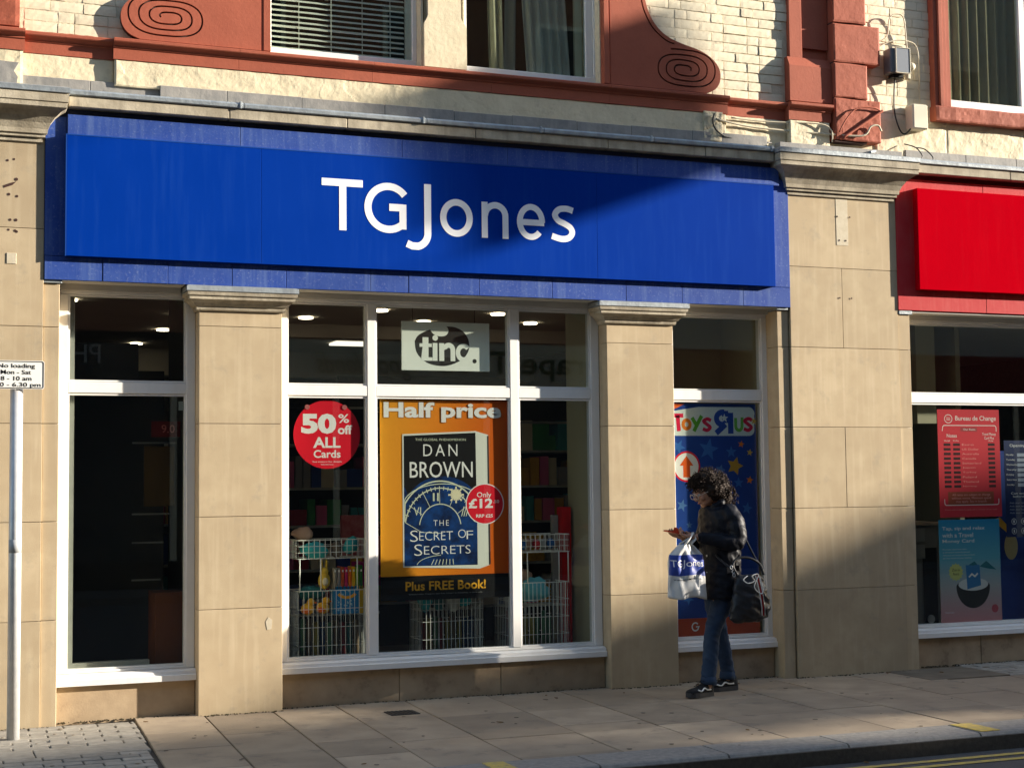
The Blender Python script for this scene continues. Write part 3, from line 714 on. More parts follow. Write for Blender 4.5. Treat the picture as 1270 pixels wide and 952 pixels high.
# right-hand window
box('window_architrave', 7.862, 7.90, -0.045, 0.2, 4.57, 6.2, RED, B_, 0.004); box('window_architrave', 7.902, 7.945, -0.062, 0.2, 4.57, 6.2, RED, B_, 0.006)
box('window_architrave', 7.947, 7.985, -0.050, 0.2, 4.57, 6.2, RED, B_, 0.004); box('window_architrave', 7.987, 8.03, -0.035, 0.2, 4.57, 6.2, RED, B_, 0.004)
rough('window_ledge', 7.852, 9.5, 4.452, 4.575, -0.07, 0.006, RED, 60, 10, B_, 91, yb=0.2)
wC = upwin(8.03, 9.4, 4.575, 0, 0.02, 0.02, 0.085)
box('frame', 8.80, 8.86, 0.02, 0.07, 4.66, 6.0, FRAME, wC, 0.003)
mb = curtain('curtain', 'taupe pleated curtain across the upstairs right window', 8.05, 9.4, 4.55, 6.0, 0.10, CURT3, 14, 0.022)
# ---- pilasters
pa = box('pilaster', 6.497, 6.858, 0.012, 0.2, 4.82, 6.2, RED, B_)
box('pilaster_panel', 6.493, 6.612, -0.020, 0.2, 4.86, 6.2, RED, pa, 0.004); box('pilaster_panel', 6.614, 6.856, -0.012, 0.2, 4.95, 6.2, RED, pa)
MB().profile_x([(-0.055, 4.505), (-0.055, 4.79), (-0.02, 4.865), (0.1, 4.865), (0.1, 4.505)], 6.468, 6.858).obj('pilaster_base', RED, pa)
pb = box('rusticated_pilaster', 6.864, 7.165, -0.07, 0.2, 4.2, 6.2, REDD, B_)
g = 0.003
for x1, z0, z1 in ((7.172, 5.17, 5.60), (7.30, 4.846, 5.162), (7.172, 4.556, 4.838), (7.172, 5.607, 5.95)):
    rough('stone_block', 6.862, x1, z0+g, z1-g, -0.088, 0.0025, RED, 30, 28, pb, z0*3, yb=0.1)
rough('stone_block', 6.862, 7.292, 4.215, 4.55, -0.086, 0.006, RED, 40, 34, pb, 5, yb=0.1)
MB().tube([(6.90+0.40*math.sin(t*PI/2/12)*1.0-0.0, -0.10, 4.215+0.26*math.sin(t*PI/2/12*1.0)) for t in range(13)], 0.012, 6).obj('cable_hump', RED, pb)
# ---- lamp, sensor, junction box and cables
fl = thing('flood_lamp', 'square grey floodlight on a bracket on the cream bricks upstairs at right', 'lamp', (7.47, -0.02, 4.89))
MB().box(7.385, 7.545, -0.115, -0.005, 4.795, 5.00, 0.008).obj('casing', BOXG, fl)
MB().box(7.43, 7.56, -0.126, -0.116, 4.80, 5.0, 0.004).obj('lens', LENS, fl)
rim = MB()
for a in ((7.425, 7.43, 4.795, 5.005), (7.56, 7.566, 4.795, 5.005)): rim.box(a[0], a[1], -0.13, -0.115, a[2], a[3], 0.001)
rim.box(7.43, 7.56, -0.13, -0.115, 5.0, 5.006, 0.001).box(7.43, 7.56, -0.13, -0.115, 4.794, 4.80, 0.001); rim.obj('rim', BOXC, fl)
MB().box(7.42, 7.52, -0.09, -0.02, 4.765, 4.793, 0.004).obj('bracket', BLACK, fl)
se = thing('security_sensor', 'small round cream sensor on a stalk right of the floodlight', 'sensor', (7.62, -0.05, 4.87))
MB().ball((7.62, -0.065, 4.875), (0.034, 0.03, 0.034)).obj('head', BOXC, se); MB().box(7.605, 7.635, -0.035, 0.01, 4.78, 4.96, 0.006).obj('backplate', BOXC, se)
tag(MB().box(7.595, 7.742, -0.105, 0.01, 4.355, 4.56, 0.010).obj('junction_box', BOXC), 'cream plastic junction box beside the right window ledge', 'box')
def cable(pts, r, m, label): return tag(MB().tube(catmull(pts, 5), r, 6).obj('cable', m), label, 'cable')
cable([(7.30, -0.01, 5.05), (7.42, -0.02, 5.12), (7.44, -0.03, 5.26), (7.50, -0.03, 5.31), (7.58, -0.03, 5.29), (7.61, -0.02, 5.1), (7.62, -0.02, 4.93)], 0.0055, CABLE, 'cream cable looping above the floodlight to the round sensor')
cable([(7.30, -0.01, 5.0), (7.45, -0.02, 5.08), (7.62, -0.02, 5.10), (7.73, -0.01, 5.02), (7.74, 0.0, 4.6)], 0.0055, CABLE, 'cream cable arching right from the pilaster and dropping to the junction box')
cable([(7.47, -0.05, 4.79), (7.47, -0.03, 4.68), (7.475, -0.02, 4.5), (7.51, -0.03, 4.36), (7.56, -0.03, 4.32), (7.60, -0.06, 4.36)], 0.0065, CABLEB, 'dark cable dropping from the floodlight to the junction box')
cable([(7.28, -0.10, 4.475), (7.20, -0.11, 4.49), (7.05, -0.11, 4.47), (6.95, -0.11, 4.38), (6.88, -0.11, 4.27)], 0.0065, RED, 'terracotta painted cable curving over the foot of the block pilaster')
cable([(5.80, -0.05, 4.30), (6.1, -0.02, 4.275), (6.45, -0.03, 4.262), (6.83, -0.07, 4.255), (7.1, -0.11, 4.255), (7.17, -0.12, 4.33), (7.24, -0.12, 4.345), (7.27, -0.12, 4.30)], 0.008, CABLE, 'cream cable running low over the rendered band above the broad pillar')
cable([(5.78, -0.06, 4.34), (5.76, -0.07, 4.27), (5.80, -0.07, 4.20), (5.95, -0.03, 4.165), (6.3, -0.03, 4.155)], 0.0065, CABLEB, 'dark cable curling round the render lump at the end of the ledge')
cable([(5.95, -0.02, 4.33), (6.3, -0.02, 4.325), (6.7, -0.07, 4.33), (6.82, -0.08, 4.29), (6.83, -0.08, 4.19)], 0.006, CABLE, 'thin cream cable tucked under the short right ledge')
cable([(7.56, -0.02, 4.24), (7.62, -0.09, 4.20), (7.66, -0.12, 4.13), (7.63, -0.13, 4.09)], 0.005, CABLEB, 'thin dark cable loop resting on the lead edge right of the broad pillar')
cable([(7.62, -0.09, 4.20), (7.70, -0.1, 4.19), (7.76, -0.12, 4.13), (7.755, -0.13, 4.09)], 0.005, CABLEB, 'thin dark cable tail hanging onto the lead edge at right')
MB().tube([(7.10, -0.2, 4.10), (7.16, -0.12, 4.125), (7.25, -0.06, 4.15)], 0.012, 6).obj('lead_scrap', LEAD, B_)
# roof and rear so the building is a closed body
MB().box(-1.3, 13.0, 0.0, 10.2, 6.62, 6.72).obj('roof_slab', LEADD, B_)
MB().box(-1.3, 13.0, 10.0, 10.2, -0.1, 6.62).obj('rear_wall', MORTAR, B_)
MB().box(-1.3, -1.1, 0.32, 10.0, -0.1, 6.62).obj('side_wall', MORTAR, B_)
MB().box(12.95, 13.0, 0.32, 10.0, -0.1, 6.62).obj('side_wall', MORTAR, B_)

# ================================================================== SHOP INTERIORS
MB().box(-1.2, 12.9, 0.055, 0.45, 2.87, 4.17).obj('lintel', MORTAR, B_)
IN = thing_part('shop_interior', B_)
box('ceiling', 0.9, 12.9, 0.24, 10.0, 3.0, 3.1, CEIL, IN); box('floor', 0.9, 12.9, 0.32, 10.0, 0.0, 0.05, FLOORI, IN)
box('display_floor', 0.94, 6.33, 0.216, 1.3, 0.06, 0.262, FLOORI, IN); box('display_floor', 7.5, 12.9, 0.216, 1.5, 0.06, 0.27, BEIGE, IN)
box('partition_wall', 6.9, 7.0, 0.3, 10.0, 0.05, 3.0, DARK, IN); box('side_wall', 0.9, 0.95, 0.35, 10.0, 0.05, 3.0, DARK, IN)
box('bulkhead', 0.96, 6.85, 6.2, 6.5, 2.72, 3.0, CEIL, IN); box('bulkhead', 3.0, 6.85, 3.4, 3.5, 2.88, 3.0, CEIL, IN)
# beige return beside the broad pillar and beside the second slim pillar
box('display_wall', 4.80, 5.45, 0.24, 0.62, 0.26, 3.0, BEIGE, IN); box('display_wall', 5.46, 6.88, 0.95, 1.0, 0.26, 3.0, BEIGE, IN)
box('display_wall', 6.36, 6.88, 0.24, 0.94, 0.26, 3.0, BEIGE, IN); box('display_wall', 5.452, 5.48, 0.3, 0.55, 0.26, 2.35, BEIGE, IN)
box('display_wall', 0.955, 1.75, 0.9, 0.95, 0.3, 2.35, DARK, IN); box('display_wall', 1.86, 1.90, 0.33, 1.4, 0.27, 2.99, DARK, IN); box('display_column', 8.22, 8.42, 0.8, 0.95, 2.0, 2.99, BEIGE, IN)  # thin dark wall behind the slim pillar is added to stop stray sun
box('partition_wall', 8.95, 9.0, 1.2, 2.6, 0.3, 3.0, BEIGE, IN); box('partition_wall', 7.05, 8.9, 2.6, 2.65, 0.05, 3.0, DARK, IN)
for i, (x, y) in enumerate(((3.28, 2.83), (3.75, 2.12), (4.81, 2.10), (5.37, 2.72), (4.38, 2.86), (4.38, 4.15), (2.25, 4.17), (2.21, 2.88), (1.2, 2.1), (2.2, 5.6), (3.3, 4.3))):
    o = MB()
    o.plan([(x+0.062*math.cos(k*PI/10), y+0.062*math.sin(k*PI/10)) for k in range(20)], 2.985, 2.999)
    if i == 0: lm = o.mesh('downlight', LAMP)
    nm = ['over the window display by the left of the middle window', 'nearest the first mullion', 'over the third pane', 'behind the second slim pillar', 'in the middle of the middle window', 'further back above the hanging sign', 'deep behind the left window', 'at the right edge of the left window', 'above the left window front', 'far back on the left', 'further back on the middle left'][i]
    if i: o.b.free()
    d = bpy.data.objects.new('downlight', lm); COL.objects.link(d)
    d.location = Vector((x-3.28, y-2.83, 0)); tag(d, 'round lit ceiling downlight ' + nm, 'ceiling light', 'round downlights in the shop ceiling')
for i, (x, y) in enumerate(((4.3, 5.0), (4.5, 7.9), (6.2, 7.6), (2.6, 7.7))):
    tag(MB().box(x-0.2, x+0.2, y-0.14, y+0.14, 2.975, 2.998, 0.004).obj('ceiling_panel_light', LAMPP), ['square lit ceiling panel behind the first middle pane', 'lit ceiling panel far back in the middle of the shop', 'lit ceiling panel far back at the right of the shop', 'lit ceiling panel far back at the left of the shop'][i], 'ceiling light', 'square panel lights in the shop ceiling')
# dim shelving with stock, far enough back to sit in the dark
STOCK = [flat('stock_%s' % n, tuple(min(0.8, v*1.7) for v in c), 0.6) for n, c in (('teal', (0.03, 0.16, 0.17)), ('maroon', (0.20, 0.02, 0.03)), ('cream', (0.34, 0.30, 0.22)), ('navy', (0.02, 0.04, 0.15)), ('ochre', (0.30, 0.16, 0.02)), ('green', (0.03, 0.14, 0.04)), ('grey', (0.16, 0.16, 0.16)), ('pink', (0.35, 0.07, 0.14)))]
def shelves(x0, x1, y, zs, label, depth=0.35, dense=1.0):
    t = thing('shelf_unit', label, 'shelves', ((x0+x1)/2, y, 0.05), 'dark shelving inside the shop')
    box('back_panel', x0, x1, y+depth, y+depth+0.02, 0.06, zs[-1]+0.3, DARK, t)
    for z in zs: box('shelf', x0, x1, y, y+depth, z-0.02, z, MATS['grey_glazing_bead'], t)
    st = {}
    for z in zs[:-1]:
        x = x0+0.02
        while x < x1-0.12:
            w = random.uniform(0.06, 0.16); h = random.uniform(0.12, 0.26)
            if random.random() < dense:
                mi = random.randrange(len(STOCK)); st.setdefault(mi, MB()).box(x, x+w-0.008, y+random.uniform(0, 0.05), y+0.3, z+0.001, z+h)
            x += w
    for mi, mb in st.items(): stuff(mb.obj('stock_boxes', STOCK[mi], t))
shelves(1.5, 3.4, 3.2, [0.5, 0.85, 1.2, 1.55, 1.9], 'dark shelf unit with dim boxed stock seen through the left window')
shelves(3.6, 5.3, 2.6, [0.5, 0.85, 1.2, 1.55, 1.9, 2.2], 'dim shelf unit behind the large orange poster')
shelves(2.2, 3.6, 1.7, [0.5, 0.85, 1.2, 1.5, 1.85], 'shelf unit of dim gifts behind the red round sale sign')
shelves(4.55, 6.0, 1.9, [0.5, 0.85, 1.2, 1.5, 1.8, 2.05], 'shelf unit of dim books behind the right hand pane of the middle window')
shelves(7.1, 8.9, 1.9, [0.5, 0.9, 1.3, 1.7], 'dim shelving inside the shop with the red sign')
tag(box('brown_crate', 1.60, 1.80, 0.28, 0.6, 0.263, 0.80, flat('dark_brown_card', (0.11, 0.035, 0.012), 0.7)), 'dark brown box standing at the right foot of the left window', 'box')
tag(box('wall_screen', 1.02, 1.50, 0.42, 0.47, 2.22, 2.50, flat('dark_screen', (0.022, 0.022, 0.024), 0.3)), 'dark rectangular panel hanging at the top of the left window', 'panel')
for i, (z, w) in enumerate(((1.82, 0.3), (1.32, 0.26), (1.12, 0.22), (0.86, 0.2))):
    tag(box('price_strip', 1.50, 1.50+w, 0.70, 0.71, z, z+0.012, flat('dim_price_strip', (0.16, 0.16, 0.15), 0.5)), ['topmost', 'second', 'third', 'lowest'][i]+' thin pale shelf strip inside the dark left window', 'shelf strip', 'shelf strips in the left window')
dp = thing('display_card', 'small dark red price card in the dark left window', 'card', (1.72, 0.5, 1.9))
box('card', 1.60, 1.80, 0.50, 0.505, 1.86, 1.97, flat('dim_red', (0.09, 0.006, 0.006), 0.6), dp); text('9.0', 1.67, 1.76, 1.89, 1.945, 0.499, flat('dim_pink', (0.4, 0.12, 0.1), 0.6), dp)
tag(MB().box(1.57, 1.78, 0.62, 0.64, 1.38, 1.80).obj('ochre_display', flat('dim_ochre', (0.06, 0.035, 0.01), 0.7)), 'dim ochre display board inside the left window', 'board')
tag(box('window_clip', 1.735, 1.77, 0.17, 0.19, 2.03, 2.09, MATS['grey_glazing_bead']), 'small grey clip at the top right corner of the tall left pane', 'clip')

# ================================================================== WINDOW POSTERS (flat prints just inside the glass)
PY = 0.1675
WH = flat('white_print', (0.80, 0.80, 0.78), 0.5); REDP = flat('red_print', (0.70, 0.012, 0.03), 0.45); YELP = flat('amber_print', (0.85, 0.42, 0.03), 0.5)
# 50% off disc
sale = thing('sale_sign', 'round red hanging card reading 50% off ALL Cards', 'sale sign', (2.765, PY, 1.63))
MB().disc(2.765, 1.868, 0.240, PY+0.003, 56, 0.003).obj('card', REDP, sale)
Y = PY+0.0022
text('50', 2.58, 2.832, 1.873, 2.015, Y, WH, sale, bold=0.05); text('%', 2.847, 2.925, 1.95, 2.012, Y, WH, sale, bold=0.015); text('off', 2.843, 2.948, 1.87, 1.935, Y, WH, sale, bold=0.03)
text('ALL', 2.665, 2.862, 1.775, 1.85, Y, WH, sale, bold=0.03); text('Cards', 2.668, 2.862, 1.705, 1.76, Y, WH, sale, bold=0.02)
text('See instore for details', 2.66, 2.87, 1.673, 1.684, Y, WH, sale); text('Selected lines', 2.72, 2.81, 1.655, 1.664, Y, WH, sale)
for x in (2.623, 2.892):
    MB().disc(x, 2.06, 0.018, PY-0.001, 14, 0.003).obj('suction_cup', flat('clear_plastic', (0.45, 0.14, 0.14), 0.15), sale)
# the orange half price poster
po = thing('orange_poster', 'large orange Half price poster with a book on it hanging behind the middle pane', 'poster', (3.64, PY, 0.69))
om = mat('orange_print', (0.80, 0.35, 0.02), 0.5, spec=0.1)
nt = om.node_tree; g_ = nt.nodes.new('ShaderNodeNewGeometry'); sp_ = nt.nodes.new('ShaderNodeSeparateXYZ'); mr = nt.nodes.new('ShaderNodeMapRange'); cr = nt.nodes.new('ShaderNodeValToRGB')
nt.links.new(g_.outputs[0], sp_.inputs[0]); nt.links.new(sp_.outputs[0], mr.inputs[0]); mr.inputs[1].default_value = 3.15; mr.inputs[2].default_value = 4.13
nt.links.new(mr.outputs[0], cr.inputs[0]); cr.color_ramp.elements[0].color = (0.80, 0.34, 0.025, 1); cr.color_ramp.elements[1].color = (0.60, 0.085, 0.006, 1)
e = cr.color_ramp.elements.new(0.55); e.color = (0.72, 0.20, 0.012, 1); nt.links.new(cr.outputs[0], nt.nodes['Principled BSDF'].inputs['Base Color'])
# paper sheet with shallow waves and folds
mb = MB(); nx, nz = 50, 60; rows = []
def sag(x, z): return 0.0035*math.sin(x*9)+0.002*math.sin(z*6+x*5) + 0.0016*abs(((z-0.69)*2.1) % 1-0.5)
for j in range(nz+1):
    z = 0.862+(2.118-0.862)*j/nz
    rows.append([mb.b.verts.new((3.153+(4.132-3.153)*i/nx, PY+0.009+0.45*sag(3.153+i*0.0196, z)-0.001, z)) for i in range(nx+1)])
for j in range(nz):
    for i in range(nx): mb.b.faces.new((rows[j][i], rows[j][i+1], rows[j+1][i+1], rows[j+1][i])).smooth = True
mb.obj('sheet', om, po)
box('sheet', 3.153, 4.134, PY+0.006, PY+0.010, 0.69, 0.861, BLACK, po)
box('top_rail', 3.150, 4.134, PY+0.001, PY+0.012, 2.118, 2.128, BLACK, po)
Y = PY+0.0015
sh = flat('shadow_print', (0.40, 0.16, 0.03), 0.6)
text('Half price', 3.186, 4.082, 1.955, 2.099, Y+0.0012, sh, po, bold=0.032, name='lettering_edge'); text('Half price', 3.180, 4.077, 1.958, 2.103, Y, WH, po, bold=0.032)
MB().prism([(3.318, 0.925), (3.318, 1.872), (3.875, 1.896), (3.975, 1.868), (3.977, 0.925), (3.90, 0.90)], Y+0.003, Y+0.004).obj('book_block', flat('page_edge_print', (0.72, 0.74, 0.66), 0.6), po)
MB().prism([(3.965, 1.86), (3.978, 1.862), (3.985, 0.93), (3.97, 0.925)], Y+0.002, Y+0.003).obj('book_spine', CHAR, po)
cvm = mat('navy_cover_print', (0.005, 0.015, 0.06), 0.5, (0.007, 0.05, 0.20), 14, 1.0, spec=0.1)
MB().prism([(3.328, 0.932), (3.328, 1.86), (3.876, 1.884), (3.884, 0.928)], Y+0.0014, Y+0.0022).obj('book_cover', BLACK, po)
MB().prism([(3.328, 0.932), (3.328, 1.50)] + arc(3.62, 1.30, 0.30, 0.27, 150, 30, 14) + [(3.884, 1.38), (3.884, 0.932)], Y+0.0006, Y+0.0013).obj('book_cover', cvm, po)
YY = Y-0.0003
dial = MB()
P = flat('pale_gold_print', (0.62, 0.66, 0.50), 0.5)
def clipx(P_): return [(min(max(x, 3.333), 3.878), z) for x, z in P_]
for r, w in ((0.335, 0.010), (0.285, 0.008), (0.17, 0.007)):
    stroke(dial, clipx(arc(3.60, 1.20, r*0.93, r, 8 if r < 0.3 else 30, 172, 30)), w, YY, 0.0008)
for k in range(22):
    a = math.radians(28+k*7); c_, s_ = math.cos(a), math.sin(a)
    p0 = (3.60+0.270*0.93*c_, 1.20+0.270*s_); p1 = (3.60+0.298*0.93*c_, 1.20+0.298*s_)
    if 3.335 < p0[0] < 3.876 and 3.335 < p1[0] < 3.876: stroke(dial, [p0, p1], 0.006, YY-0.0002, 0.0006)
for k in range(5):
    a = math.radians(35+k*28); c_, s_ = math.cos(a), math.sin(a)
    stroke(dial, clipx([(3.60+0.175*0.93*c_, 1.20+0.175*s_), (3.60+0.272*0.93*c_, 1.20+0.272*s_)]), 0.004, YY-0.0002, 0.0006)
stroke(dial, clipx(arc(3.62, 1.36, 0.30, 0.155, 175, 40, 24)), 0.006, YY-0.0003, 0.0006)
stroke(dial, clipx([(3.34, 1.24), (3.46, 1.17), (3.62, 1.16)]), 0.004, YY-0.0003, 0.0005)
stroke(dial, arc(3.62, 0.93, 0.20, 0.075, 172, 95, 10), 0.004, YY, 0.0006)
for k in range(7): stroke(dial, [(3.53+k*0.028, 0.937), (3.55+k*0.024, 0.975)], 0.005, YY-0.0002, 0.0005)
dial.obj('dial_print', P, po)
sb = MB()
for k in range(16):
    a = k*PI/8; r = 0.042 if k % 2 else 0.06
    stroke(sb, [(3.722, 1.435), (3.722+r*math.cos(a), 1.435+r*math.sin(a))], 0.012, YY-0.0006, 0.0005)
sb.disc(3.722, 1.435, 0.026, YY-0.0012, 18, 0.001); sb.obj('sunburst_print', flat('pale_cream_print', (0.75, 0.70, 0.48), 0.5), po)
text('II', 3.545, 3.59, 1.392, 1.45, YY-0.0004, P, po); text('VI', 3.40, 3.455, 1.29, 1.35, YY-0.0004, P, po); text('III', 3.76, 3.82, 1.28, 1.35, YY-0.0004, P, po, shear=0.4)
YY -= 0.0012
text('THE GLOBAL PHENOMENON', 3.415, 3.80, 1.825, 1.842, YY, P, po); text('DAN', 3.475, 3.735, 1.715, 1.80, YY, WH, po, bold=-0.005, spacing=1.35); text('BROWN', 3.372, 3.852, 1.56, 1.675, YY, WH, po, bold=0.002)
text('THE', 3.548, 3.665, 1.215, 1.255, YY, WH, po, bold=-0.01, spacing=1.3)
text('S', 3.372, 3.43, 1.105, 1.185, YY, WH, po, bold=-0.012); text('ECRET', 3.44, 3.695, 1.112, 1.175, YY, WH, po, bold=-0.012); text('O', 3.735, 3.795, 1.125, 1.185, YY, WH, po, bold=-0.014); text('F', 3.80, 3.85, 1.115, 1.175, YY, WH, po, bold=-0.014)
text('S', 3.402, 3.462, 1.005, 1.085, YY, WH, po, bold=-0.012); text('ECRETS', 3.475, 3.83, 1.012, 1.072, YY, WH, po, bold=-0.012)
MB().disc(3.944, 1.366, 0.1485, YY+0.0002, 48, 0.001).obj('price_bubble_edge', WH, po); MB().disc(3.944, 1.366, 0.1415, YY-0.0006, 48, 0.0008).obj('price_bubble', REDP, po)
YY -= 0.0012
text('Only', 3.882, 3.995, 1.403, 1.452, YY, WH, po, bold=0.012); text('\u00a312', 3.818, 4.006, 1.335, 1.405, YY, WH, po, bold=0.035); text('.50', 4.01, 4.055, 1.372, 1.395, YY, WH, po, bold=0.01)
text('RRP \u00a325', 3.875, 4.005, 1.268, 1.292, YY, WH, po, bold=0.03)
text('Plus FREE Book!', 3.335, 3.945, 0.757, 0.823, PY+0.005, YELP, po, bold=0.02)
text('Selected titles. Cheapest item free. Subject to availability, in store only.', 3.36, 3.92, 0.727, 0.737, PY+0.005, flat('grey_print', (0.35, 0.35, 0.35), 0.5), po)
# tinc sign
ti = thing('hanging_sign', 'pale hanging tinc sign with a dark bitten round logo', 'sign', (3.66, 0.2, 2.33))
box('board', 3.327, 4.003, 0.200, 0.212, 2.334, 2.688, flat('pale_green_white_board', (0.80, 0.84, 0.78), 0.5), ti, 0.001)
out = catmull([(3.425, 2.545), (3.45, 2.585), (3.50, 2.615), (3.545, 2.632)], 4) + catmull([(3.545, 2.632), (3.565, 2.603), (3.61, 2.585), (3.66, 2.59), (3.682, 2.615), (3.682, 2.64), (3.668, 2.658)], 4)[1:] + catmull([(3.668, 2.658), (3.73, 2.655), (3.79, 2.63), (3.83, 2.585), (3.845, 2.53), (3.835, 2.475), (3.79, 2.42), (3.70, 2.378), (3.62, 2.368), (3.53, 2.385), (3.47, 2.425), (3.435, 2.475), (3.425, 2.545)], 5)[1:-1]
MB().prism(out, 0.198, 0.1995).obj('logo', CHAR, ti)
wb = flat('pale_green_white_board', (0.80, 0.84, 0.78), 0.5)
mbx = MB()
mbx.prism([(3.475, 2.405), (3.56, 2.405), (3.56, 2.43), (3.53, 2.43), (3.53, 2.505), (3.555, 2.505), (3.555, 2.53), (3.53, 2.53), (3.53, 2.575), (3.485, 2.575), (3.485, 2.53), (3.462, 2.53), (3.462, 2.505), (3.485, 2.505), (3.475, 2.43)], 0.1965, 0.1978)
mbx.box(3.562, 3.598, 0.1965, 0.1978, 2.405, 2.535); mbx.disc(3.582, 2.572, 0.021, 0.1965, 20, 0.0013)
mbx.box(3.612, 3.65, 0.1965, 0.1978, 2.405, 2.535); stroke(mbx, [(3.64, 2.50)]+arc(3.685, 2.487, 0.032, 0.034, 140, 0, 12)+[(3.717, 2.405)], 0.036, 0.1963, 0.0013)
stroke(mbx, arc(3.800, 2.468, 0.044, 0.050, 40, 318, 24), 0.034, 0.1961, 0.0013); mbx.obj('lettering', wb, ti)
MB().disc(3.885, 2.408, 0.016, 0.1965, 18, 0.0013).obj('full_stop', CHAR, ti)
for x in (3.41, 3.89): MB().tube([(x, 0.206, 2.688), (x, 0.206, 2.999)], 0.003, 5).obj('hanging_cord', BLACK, ti)

# toy shop poster (the cartoon animal is left out)
tp = thing('toy_poster', 'tall blue toy poster with stars behind the right hand window', 'poster', (5.87, PY, 0.33))
nav = mat('navy_poster_print', (0.008, 0.04, 0.24), 0.5, (0.015, 0.065, 0.32), 3, 0.6, spec=0.1)
box('sheet', 5.485, 6.225, PY+0.006, PY+0.009, 0.47, 2.115, nav, tp); box('sheet', 5.485, 6.225, PY+0.006, PY+0.009, 0.33, 0.469, flat('brick_red_print', (0.46, 0.06, 0.015), 0.5), tp)
Y = PY+0.004
MB().prism([(5.46, 1.865), (6.15, 1.865)] + arc(6.165, 1.91, 0.045, 0.045, -80, 0, 6) + [(6.212, 2.03)] + arc(6.165, 2.035, 0.05, 0.055, 0, 85, 6) + [(5.72, 2.088), (5.46, 2.05)], Y, Y+0.001).obj('logo_panel', flat('pale_blue_white_print', (0.60, 0.67, 0.66), 0.5), tp)
G1, G2, G3, G4, G5 = flat('crimson_print', (0.62, 0.01, 0.06), 0.5), flat('orange_letter_print', (0.65, 0.17, 0.01), 0.5), flat('green_letter_print', (0.08, 0.30, 0.02), 0.5), flat('royal_blue_print', (0.015, 0.06, 0.32), 0.5), flat('grass_letter_print', (0.13, 0.40, 0.06), 0.5)
Y -= 0.0015
mb = MB(); stroke(mb, [(5.48, 2.02), (5.585, 2.02)], 0.032, Y, 0.001); stroke(mb, [(5.535, 2.02), (5.545, 1.90)], 0.034, Y, 0.001); mb.obj('letter', G1, tp)
mb = MB(); stroke(mb, arc(5.612, 1.952, 0.030, 0.033, 0, 360, 20)[:-1], 0.028, Y-0.0005, 0.001, True); mb.obj('letter', G2, tp)
mb = MB(); stroke(mb, [(5.66, 2.005), (5.70, 1.945)], 0.030, Y, 0.001); stroke(mb, [(5.745, 2.02), (5.675, 1.90)], 0.030, Y-0.0004, 0.001); mb.obj('letter', G3, tp)
def sshape(cx, cz, k): return catmull([(cx+0.036*k, cz+0.030*k), (cx+0.005*k, cz+0.043*k), (cx-0.028*k, cz+0.026*k), (cx, cz+0.002*k), (cx+0.028*k, cz-0.022*k), (cx, cz-0.044*k), (cx-0.036*k, cz-0.032*k)], 4)
mb = MB(); stroke(mb, sshape(5.79, 1.952, 1.0), 0.028, Y, 0.001); mb.obj('letter', G1, tp)
mb = MB(); stroke(mb, [(6.00, 1.882), (6.00, 2.045)], 0.048, Y, 0.001); stroke(mb, arc(5.93, 2.000, 0.055, 0.048, 75, 285, 16), 0.045, Y-0.0004, 0.001); stroke(mb, [(5.955, 1.955), (5.87, 1.885)], 0.045, Y-0.0008, 0.001)
mb.box(5.925, 5.98, Y-0.0012, Y+0.001, 1.965, 2.06); mb.obj('letter', G4, tp)
mb = MB(); stroke(mb, [(6.045, 2.005), (6.045, 1.945)]+arc(6.073, 1.942, 0.028, 0.034, 180, 350, 10)+[(6.103, 2.010)], 0.026, Y, 0.001); mb.obj('letter', G5, tp)
mb = MB(); stroke(mb, sshape(6.155, 1.955, 1.05), 0.028, Y, 0.001); mb.obj('letter', G1, tp)
def star(cx, cz, r, y, rot=0.0, k=0.42, n=5): return [(cx+(r if i % 2 == 0 else r*k)*math.sin(i*PI/n+rot), cz+(r if i % 2 == 0 else r*k)*math.cos(i*PI/n+rot)) for i in range(2*n)]
MB().prism(star(5.945, 2.002, 0.036, 0), Y-0.0026, Y-0.0014).obj('star', flat('pale_blue_white_print', (0.6, 0.67, 0.66), 0.5), tp)
ls = flat('mid_blue_star_print', (0.03, 0.13, 0.42), 0.5); ls2 = flat('light_blue_star_print', (0.07, 0.17, 0.40), 0.5)
for x, z, r, m_, ro in ((5.80, 1.76, 0.09, ls, 0.2), (5.54, 1.78, 0.06, ls, 0.5), (6.0, 1.74, 0.05, ls, 0), (5.56, 1.33, 0.05, ls2, 0.3), (5.58, 0.82, 0.07, ls, 0.1), (6.06, 1.05, 0.075, ls, 0.4), (5.62, 1.18, 0.03, ls2, 0), (6.13, 1.30, 0.05, ls, 0.2), (5.60, 0.62, 0.05, ls, 0.6), (6.15, 0.72, 0.05, ls, 0.1), (5.83, 0.60, 0.05, ls, 0.3), (6.06, 1.50, 0.045, ls, 0)):
    MB().prism(star(x, z, r, 0, ro), Y, Y+0.001).obj('star', m_, tp)
for x, z, r, m_ in ((6.165, 1.735, 0.030, flat('gold_star_print', (0.55, 0.36, 0.05), 0.5)), (6.16, 1.52, 0.034, G2), (6.09, 1.80, 0.030, G2), (6.21, 1.98, 0.03, flat('gold_star_print', (0.55, 0.36, 0.05), 0.5))):
    MB().prism(star(x, z, r, 0, 0.2), Y-0.0005, Y+0.0005).obj('star', m_, tp)
MB().prism([(5.485, 2.06), (5.60, 2.11), (5.485, 2.112)], Y, Y+0.001).obj('printed_flash', flat('orange_flash_print', (0.7, 0.12, 0.02), 0.5), tp)
MB().disc(5.605, 1.628, 0.118, Y, 44, 0.001).obj('arrow_ring', REDP, tp); MB().disc(5.605, 1.628, 0.104, Y-0.0012, 44, 0.001).obj('arrow_disc', WH, tp)
